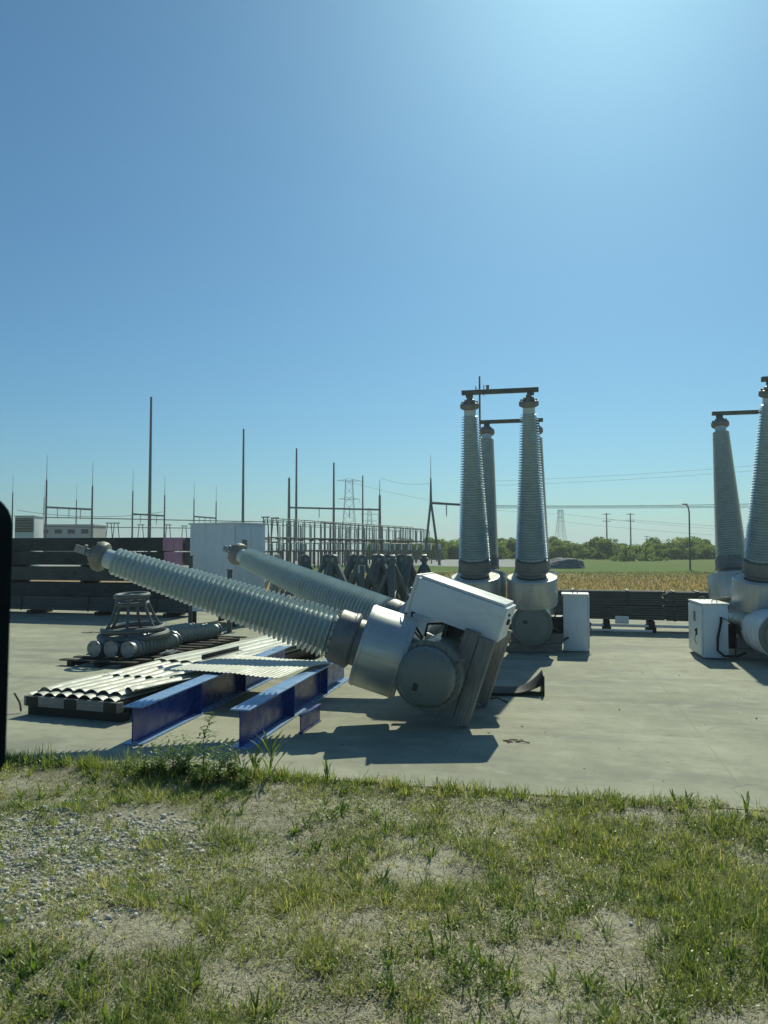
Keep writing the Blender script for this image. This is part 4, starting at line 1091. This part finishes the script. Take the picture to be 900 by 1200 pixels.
def blades(name, x, y, z, h, wd, az, lean, tint, mat, curl=.5):
    n = len(x); d = np.stack([np.cos(az), np.sin(az), np.zeros(n)], 1); s = np.stack([-np.sin(az), np.cos(az), np.zeros(n)], 1)
    base = np.stack([x, y, z], 1); V = np.empty((n, 7, 3))
    for k, (f, ww) in enumerate(((0, .8), (.4, 1.0), (.75, .65))):
        lift = h * f * np.cos(lean * (1 - .25 * 0)) ; outw = h * (np.sin(lean) * f + curl * lean * f * f * .6)
        c = base + d * outw[:, None]; c[:, 2] += lift * (1 - .25 * curl * f * lean)
        V[:, 2 * k] = c - s * (wd * ww / 2)[:, None]; V[:, 2 * k + 1] = c + s * (wd * ww / 2)[:, None]
    c = base + d * (h * (np.sin(lean) + curl * lean * .6))[:, None]; c[:, 2] += h * np.cos(lean) * (1 - .3 * curl * lean); V[:, 6] = c
    i = (np.arange(n) * 7)[:, None]
    tri = np.concatenate([i + np.array([[0, 1, 3]]), i + np.array([[0, 3, 2]]), i + np.array([[2, 3, 5]]), i + np.array([[2, 5, 4]]), i + np.array([[4, 5, 6]])], 0)
    me = fast_mesh(name, V.reshape(-1, 3), tri, np.repeat(tint, 7), mat)
    me.polygons.foreach_set('use_smooth', [True] * len(me.polygons))
    o = bpy.data.objects.new(name, me); COL.objects.link(o); return tag(o, kind='stuff')
def verge_grass():
    # tufts
    tx, ty = verge_points(34000)
    gd = NZ.fbm(tx, ty, .9) * .6 + NZ2.fbm(tx, ty, 2.6) * .5
    keep = rg.random(len(tx)) < np.clip((gd - .37) * 3.4, .08, 1) * (1 - .8 * inside_gravel(tx, ty)) * (1 - .9 * bare(tx, ty))
    tx, ty = tx[keep], ty[keep]; gd = gd[keep]; nT = len(tx)
    nb = rg.integers(5, 13, nT); idx = np.repeat(np.arange(nT), nb); n = len(idx)
    sp = rg.uniform(.01, .045, nT)[idx]; a = rg.uniform(0, 2 * np.pi, n); rr = np.sqrt(rg.random(n)) * sp
    x = tx[idx] + rr * np.cos(a); y = ty[idx] + rr * np.sin(a); z = ground_z(x, y) - .005
    hT = (.035 + .085 * np.clip(gd - .3, 0, .5) / .4 * rg.random(nT) ** .7 + rg.random(nT) ** 8 * .08)
    h = hT[idx] * rg.uniform(.55, 1.2, n); wd = rg.uniform(.0028, .0062, n) * (1 + (y - 3) * .06)
    tT = np.clip(rg.normal(.46, .2, nT) + (NZ2.fbm(tx, ty, .8) - .5) * .9, 0, .86)
    tint = np.clip(tT[idx] + rg.normal(0, .10, n) + (rg.random(n) < .10) * .4, 0, 1)
    lean = np.clip(.25 + rr / sp * .55 + rg.normal(0, .22, n), .02, 1.3)
    blades('grass', x, y, z, h, wd, a + rg.normal(0, .5, n), lean, tint, M_grass)
    # broad leaved low weeds among the grass
    tx, ty = verge_points(2300); k = rg.random(len(tx)) < (1 - .95 * inside_gravel(tx, ty)) * np.clip((NZ2.fbm(tx, ty, 1.1) - .38) * 5, 0, 1) * (1 - .9 * bare(tx, ty)); tx, ty = tx[k], ty[k]
    nb = 11; idx = np.repeat(np.arange(len(tx)), nb); n = len(idx); a = rg.uniform(0, 6.283, n)
    x = tx[idx] + .01 * np.cos(a); y = ty[idx] + .01 * np.sin(a)
    blades('low_weeds', x, y, ground_z(x, y), rg.uniform(.04, .105, n) * (.7 + .6 * rg.random(len(tx)))[idx], rg.uniform(.008, .017, n), a, np.clip(rg.normal(.75, .25, n), .2, 1.25), np.clip(rg.normal(.45, .2, len(tx))[idx] + rg.normal(0, .1, n), 0, 1), M_weed)
    # small clover like leaves that fill the sward
    x, y = verge_points(170000); k = rg.random(len(x)) < np.clip((NZ2.fbm(x, y, .9) * .5 + NZ.fbm(x, y, 2.1) * .5 - .33) * 4, .10, 1) * (1 - .8 * inside_gravel(x, y)) * (1 - .92 * bare(x, y)); x, y = x[k], y[k]; n = len(x)
    hh = .012 + .045 * NZ.fbm(x, y, 3.0)
    blades('clover', x, y, ground_z(x, y) + hh * rg.random(n), rg.uniform(.009, .024, n), rg.uniform(.005, .011, n), rg.uniform(0, 6.283, n), rg.uniform(.3, 1.5, n), np.clip(rg.normal(.36, .2, n) + (NZ2.fbm(x, y, 1.3) - .5) * .8 + (rg.random(n) < .06) * .5, 0, 1), M_grass, .3)
    # dead straw lying flat
    x, y = verge_points(150000); k = rg.random(len(x)) < np.clip(.62 + (NZ2.fbm(x + 5, y, 1.7) - .5) * 2.4, .12, 1) * (1 - .85 * inside_gravel(x, y)); x, y = x[k], y[k]; n = len(x)
    blades('dead_straw', x, y, ground_z(x, y) + rg.uniform(.0, .014, n), rg.uniform(.02, .085, n), rg.uniform(.0018, .0042, n), rg.uniform(0, 6.283, n), rg.uniform(1.25, 1.56, n), np.clip(rg.normal(.5, .25, n), 0, 1), M_straw, .1)
    # taller fringe against the concrete edge
    n0 = 620; xx = rg.uniform(-4.6, 4.2, n0); ee = -np.abs(rg.normal(0, .14, n0)) + .03; ty = EY0 + (xx - EX0) * math.tan(EDGE_A) + ee / math.cos(EDGE_A); tx = xx
    k = rg.random(n0) < np.clip(.75 - (xx - .0) * .26 + (NZ(xx, 1.0, 1.9) - .5) * 2.0, .05, 1); tx, ty = tx[k], ty[k]
    nb = 13; idx = np.repeat(np.arange(len(tx)), nb); n = len(idx); a = rg.uniform(0, 6.283, n)
    x = tx[idx] + rg.normal(0, .022, n); y = ty[idx] + rg.normal(0, .022, n); hh = (.04 + .12 * rg.random(len(tx)) ** 2.2 + np.clip(-tx - 1.0, 0, 2) * .02)[idx]
    blades('edge_grass', x, y, ground_z(x, y) - .005, hh * rg.uniform(.6, 1.2, n), rg.uniform(.004, .009, n), a, np.clip(rg.normal(.4, .25, n), .03, 1.2), np.clip(rg.normal(.4, .2, len(tx))[idx] + rg.normal(0, .1, n), 0, 1), M_grass)
verge_grass()

def stones():
    ico = bmesh.new(); bmesh.ops.create_icosphere(ico, subdivisions=1, radius=1); ico.verts.ensure_lookup_table()
    bv = np.array([v.co[:] for v in ico.verts]); bf = np.array([[v.index for v in f.verts] for f in ico.faces]); ico.free()
    N1, N2 = 30000, 5000
    x = np.concatenate([rg.uniform(-4.8, -.4, N1), rg.uniform(-3.5, 3.5, N2)]); y = np.concatenate([rg.uniform(3.7, 7.5, N1), rg.uniform(2.6, 6.8, N2)])
    pr_ = np.concatenate([inside_gravel(x[:N1], y[:N1]) * .8, .02 + .25 * bare(x[N1:], y[N1:])])
    NS = 420; x = np.concatenate([x, rg.uniform(-7, 8, NS)]); y = np.concatenate([y, 6.6 + 11 * rg.random(NS) ** 1.6]); pr_ = np.concatenate([pr_, np.full(NS, .8)])
    slab_ = np.arange(len(x)) >= N1 + N2
    k = (rg.random(len(x)) < pr_) & ((edge_local_y(x, y) < -.05) | (slab_ & (edge_local_y(x, y) > .1))); far = (np.arange(len(x)) >= N1)[k]; sl = slab_[k]; x, y = x[k], y[k]; n = len(x)
    s = .006 + .017 * rg.random(n) ** 2.0; s[rg.random(n) < .05] *= 1.5; s[far] *= .6; s[sl] *= rg.uniform(.5, 1.5, sl.sum())
    sc = s[:, None] * rg.uniform(.55, 1.45, (n, 3)) * np.array([1.1, 1.0, .75])
    V = bv[None] * rg.uniform(.6, 1.25, (n, len(bv), 1))
    # flatten against a few random planes so the stones are broken, not round
    for q in range(4):
        d = rg.normal(size=(n, 1, 3)); d /= np.linalg.norm(d, axis=2, keepdims=True); h = rg.uniform(.45, .75, (n, 1))
        over = np.maximum((V * d).sum(2) - h, 0)[..., None]; V = V - over * d
    V = V * sc[:, None, :]; a = rg.uniform(0, 6.283, n)
    c, s_ = np.cos(a)[:, None], np.sin(a)[:, None]
    P = np.stack([V[..., 0] * c - V[..., 1] * s_ + x[:, None], V[..., 0] * s_ + V[..., 1] * c + y[:, None], V[..., 2] + (ground_z(x, y) + sc[:, 2] * .3)[:, None]], -1)
    F = (np.arange(n) * len(bv))[:, None, None] + bf[None]
    me = fast_mesh('gravel', P.reshape(-1, 3), F.reshape(-1, 3), np.repeat(np.where(sl, rg.random(n) * .3 - .3, rg.random(n)), len(bv)), M_stone)
    o = bpy.data.objects.new('gravel', me); COL.objects.link(o); tag(o, kind='stuff')
stones()

def field_plants():
    n = 42000; D = 24 + 46 * rg.random(n) ** 1.3; x = rg.uniform(-.05, .62, n) * D
    k = (edge_local_y(x, D) > 21.2); x, D = x[k], D[k]; n = len(x)
    band = np.clip(1 - (D - 46) / 18 + (NZ.fbm(x, D, .12) - .5) * 1.6, 0, 1)
    tint = np.where(rg.random(n) < band * .75, rg.uniform(.4, 1, n), rg.uniform(0, .25, n))
    h = rg.uniform(.08, .32, n) * (.7 + .3 * band); wd = rg.uniform(.03, .07, n)
    blades('field_plants', x, D, np.full(n, -.05), h, wd, rg.uniform(0, 6.283, n), rg.uniform(.1, .9, n), tint, M_field)
field_plants()

# ------------------------------------------------------------------ single tall weeds at the concrete edge
def leafy(name, loc, pts, leaves, label, cat='weed'):
    r = empty(name, loc, 0, label, cat)
    MB().path(pts, lambda f: .006 * (1 - .7 * f) + .001, 6).build('stem', M_weed, r)
    P = []; T = []; F = []
    for (p, d, L, wv) in leaves:
        p = Vector(p); d = Vector(d).normalized(); s = d.cross(Vector((0, 0, 1))).normalized(); up = Vector((0, 0, 1))
        b0 = len(P); nseg = 5
        for k in range(nseg):
            f = k / (nseg - 1); c = p + d * L * f + up * (-.38 * L * f * f); ww = wv * math.sin(math.pi * min(.98, .12 + f * .88)) / 2
            P += [c - s * ww, c + s * ww]; T += [.3 + .5 * random.random()] * 2
        for k in range(nseg - 1): F.append((b0 + 2 * k, b0 + 2 * k + 1, b0 + 2 * k + 3, b0 + 2 * k + 2))
    me = fast_mesh('foliage', np.array([v[:] for v in P]), np.array(F), np.array(T), M_weed)
    o = bpy.data.objects.new('foliage', me); COL.objects.link(o); o.parent = r
    return r
rw = random.Random(4)
def feathery(loc, Ht, label, n=26, nm='tall_weed', lw=.019):
    bend = rw.uniform(.10, .2); ph = rw.uniform(0, 6.3)
    def axis(f): return Vector((bend * Ht * f ** 2.2 * math.cos(ph) + .012 * math.sin(f * 9), bend * Ht * f ** 2.2 * math.sin(ph), Ht * f * (1 - .08 * f)))
    pts = [axis(k / 10) for k in range(11)]; lv = []
    for k in range(n):
        f = .10 + .90 * k / n; a = k * 2.4 + rw.uniform(-.7, .7)
        L = Ht * .30 * (1.05 - .72 * f) * rw.uniform(.55, 1.35); d = Vector((math.cos(a), math.sin(a), rw.uniform(.1, 1.0)))
        lv.append((axis(f), d, L, lw * .8))
        for q in range(6):
            fq = .2 + .14 * q; pp_ = axis(f) + d.normalized() * L * fq + Vector((0, 0, -.38 * L * fq * fq)); aa = a + (.9 if q % 2 else -.9) + rw.uniform(-.3, .3)
            lv.append((pp_, Vector((math.cos(aa), math.sin(aa), rw.uniform(-.2, .7))), L * .42 * rw.uniform(.6, 1.2), lw * .7))
    return leafy(nm, loc, pts, lv, label)
def bushy(loc, Ht, label, n=12):
    lv = []
    for k in range(n):
        a = rw.uniform(0, 6.28); sp = rw.uniform(.05, 1.1); h = Ht * rw.uniform(.55, 1.1) * (1 - .25 * sp)
        for q in range(15):
            f = (q + 1) / 15; p_ = Vector((math.cos(a) * sp * h * f, math.sin(a) * sp * h * f, h * f * (1 - .15 * sp * f)))
            aa = rw.uniform(0, 6.28); L = Ht * rw.uniform(.12, .30) * (1.1 - .5 * f)
            lv.append((p_, Vector((math.cos(aa), math.sin(aa), rw.uniform(-.1, 1.1))), L, L * rw.uniform(.18, .34)))
    return leafy('bushy_weed', loc, [(0, 0, 0), (.01, 0, Ht * .3), (.02, .01, Ht * .6)], lv, label)
def bladed(loc, Ht, n, label, spread=.5):
    lv = []; 
    for k in range(n):
        a = rw.uniform(0, 6.28); z = Ht * rw.uniform(.02, .6); lv.append(((.01 * math.cos(a), .01 * math.sin(a), z), Vector((math.cos(a) * spread, math.sin(a) * spread, 1)), Ht * rw.uniform(.5, .85), .02))
    return leafy('tall_grass_clump', loc, [(0, 0, 0), (.01, 0, Ht * .4), (.03, .01, Ht * .8)], lv, label, 'grass clump')
def edge_pt(px, dy=-.1):
    x0 = (px - 450) / 900 * 7.9
    for _ in range(4):
        y0 = EY0 + x0 * math.tan(EDGE_A) + dy; x0 = (px - 450) / 900 * y0
    return (x0, y0, float(ground_z(np.array([x0]), np.array([y0]))[0]))
feathery(edge_pt(240, -.12), .68, 'tallest feathery weed in front of the left blue beam', 34, lw=.024)
for px_, dy_, h_, n_w, lab in ((223, -.05, .40, 44, 'dense feathery weed just left of the tallest weed'), (205, -.14, .38, 44, 'feathery weed at the concrete edge below the left blue beam'),
        (189, -.10, .33, 40, 'feathery weed left in the cluster, at the near corner of the left blue beam'), (172, -.22, .30, 40, 'low feathery weed at the left end of the weed cluster'),
        (258, -.2, .34, 40, 'low feathery weed right of the tallest weed'), (276, -.12, .33, 40, 'feathery weed before the gap between the blue beams'), (232, -.32, .30, 44, 'low feathery weed on the verge in front of the tallest weed'),
        (290, -.3, .26, 36, 'small feathery weed on the verge below the right blue beam'), (150, -.2, .20, 30, 'smallest feathery weed, left of the weed cluster')):
    bushy(edge_pt(px_, dy_), h_ * 1.15, lab.replace('feathery', 'bushy').replace('bushy bushy', 'bushy'), 15 if h_ > .28 else 9)
bladed(edge_pt(318, -.06), .52, 16, 'tall arching grass clump in front of the right blue beam', .55)
bladed(edge_pt(300, -.12), .36, 14, 'arching grass clump left of the tallest grass clump', .5)
bladed(edge_pt(285, -.2), .28, 16, 'short thick grass clump by the weed cluster', .6)
bladed(edge_pt(384, -.1), .24, 7, 'lone grass clump at the concrete edge below the transformer ring', .25)
bladed(edge_pt(868, -.15), .2, 7, 'lone thin grass clump at the far right of the concrete edge', .25)
for k, (px, py, s, lab) in enumerate(((605, 866, 1.0, 'small rusty scrap of wire on the open concrete'), (112, 741, 1.4, 'dark scrap of debris on the concrete left of the insulators'))):
    p = gnd(px, py); b = MB()
    for q in range(7):
        a0 = rw.uniform(0, 6.28); c = Vector((rw.uniform(-.16, .16) * s, rw.uniform(-.06, .06) * s, .006)); d = Vector((math.cos(a0), math.sin(a0) * .5, 0)) * .09 * s
        b.path([c - d, c + Vector((0, 0, .012)), c + d], .006 * s, 5)
    o = b.build('scrap', M_rust); o.location = p; tag(o, lab, 'scrap')

# ------------------------------------------------------------------ thin haze over the whole place
HAZE = 0.0006
if HAZE:
    b = MB(); b.box((0, 0, 26.5), (13000, 13000, 57)); hz = b.build('haze', bpy.data.materials.new('haze_air'), smooth=False)
    m = hz.data.materials[0]; m.use_nodes = True; t = m.node_tree; t.nodes.remove(t.nodes['Principled BSDF'])
    pv = t.nodes.new('ShaderNodeVolumePrincipled'); pv.inputs['Color'].default_value = (.80, .93, .98, 1); pv.inputs['Density'].default_value = HAZE; pv.inputs['Anisotropy'].default_value = .3
    t.links.new(pv.outputs[0], t.nodes['Material Output'].inputs['Volume']); tag(hz, kind='stuff')
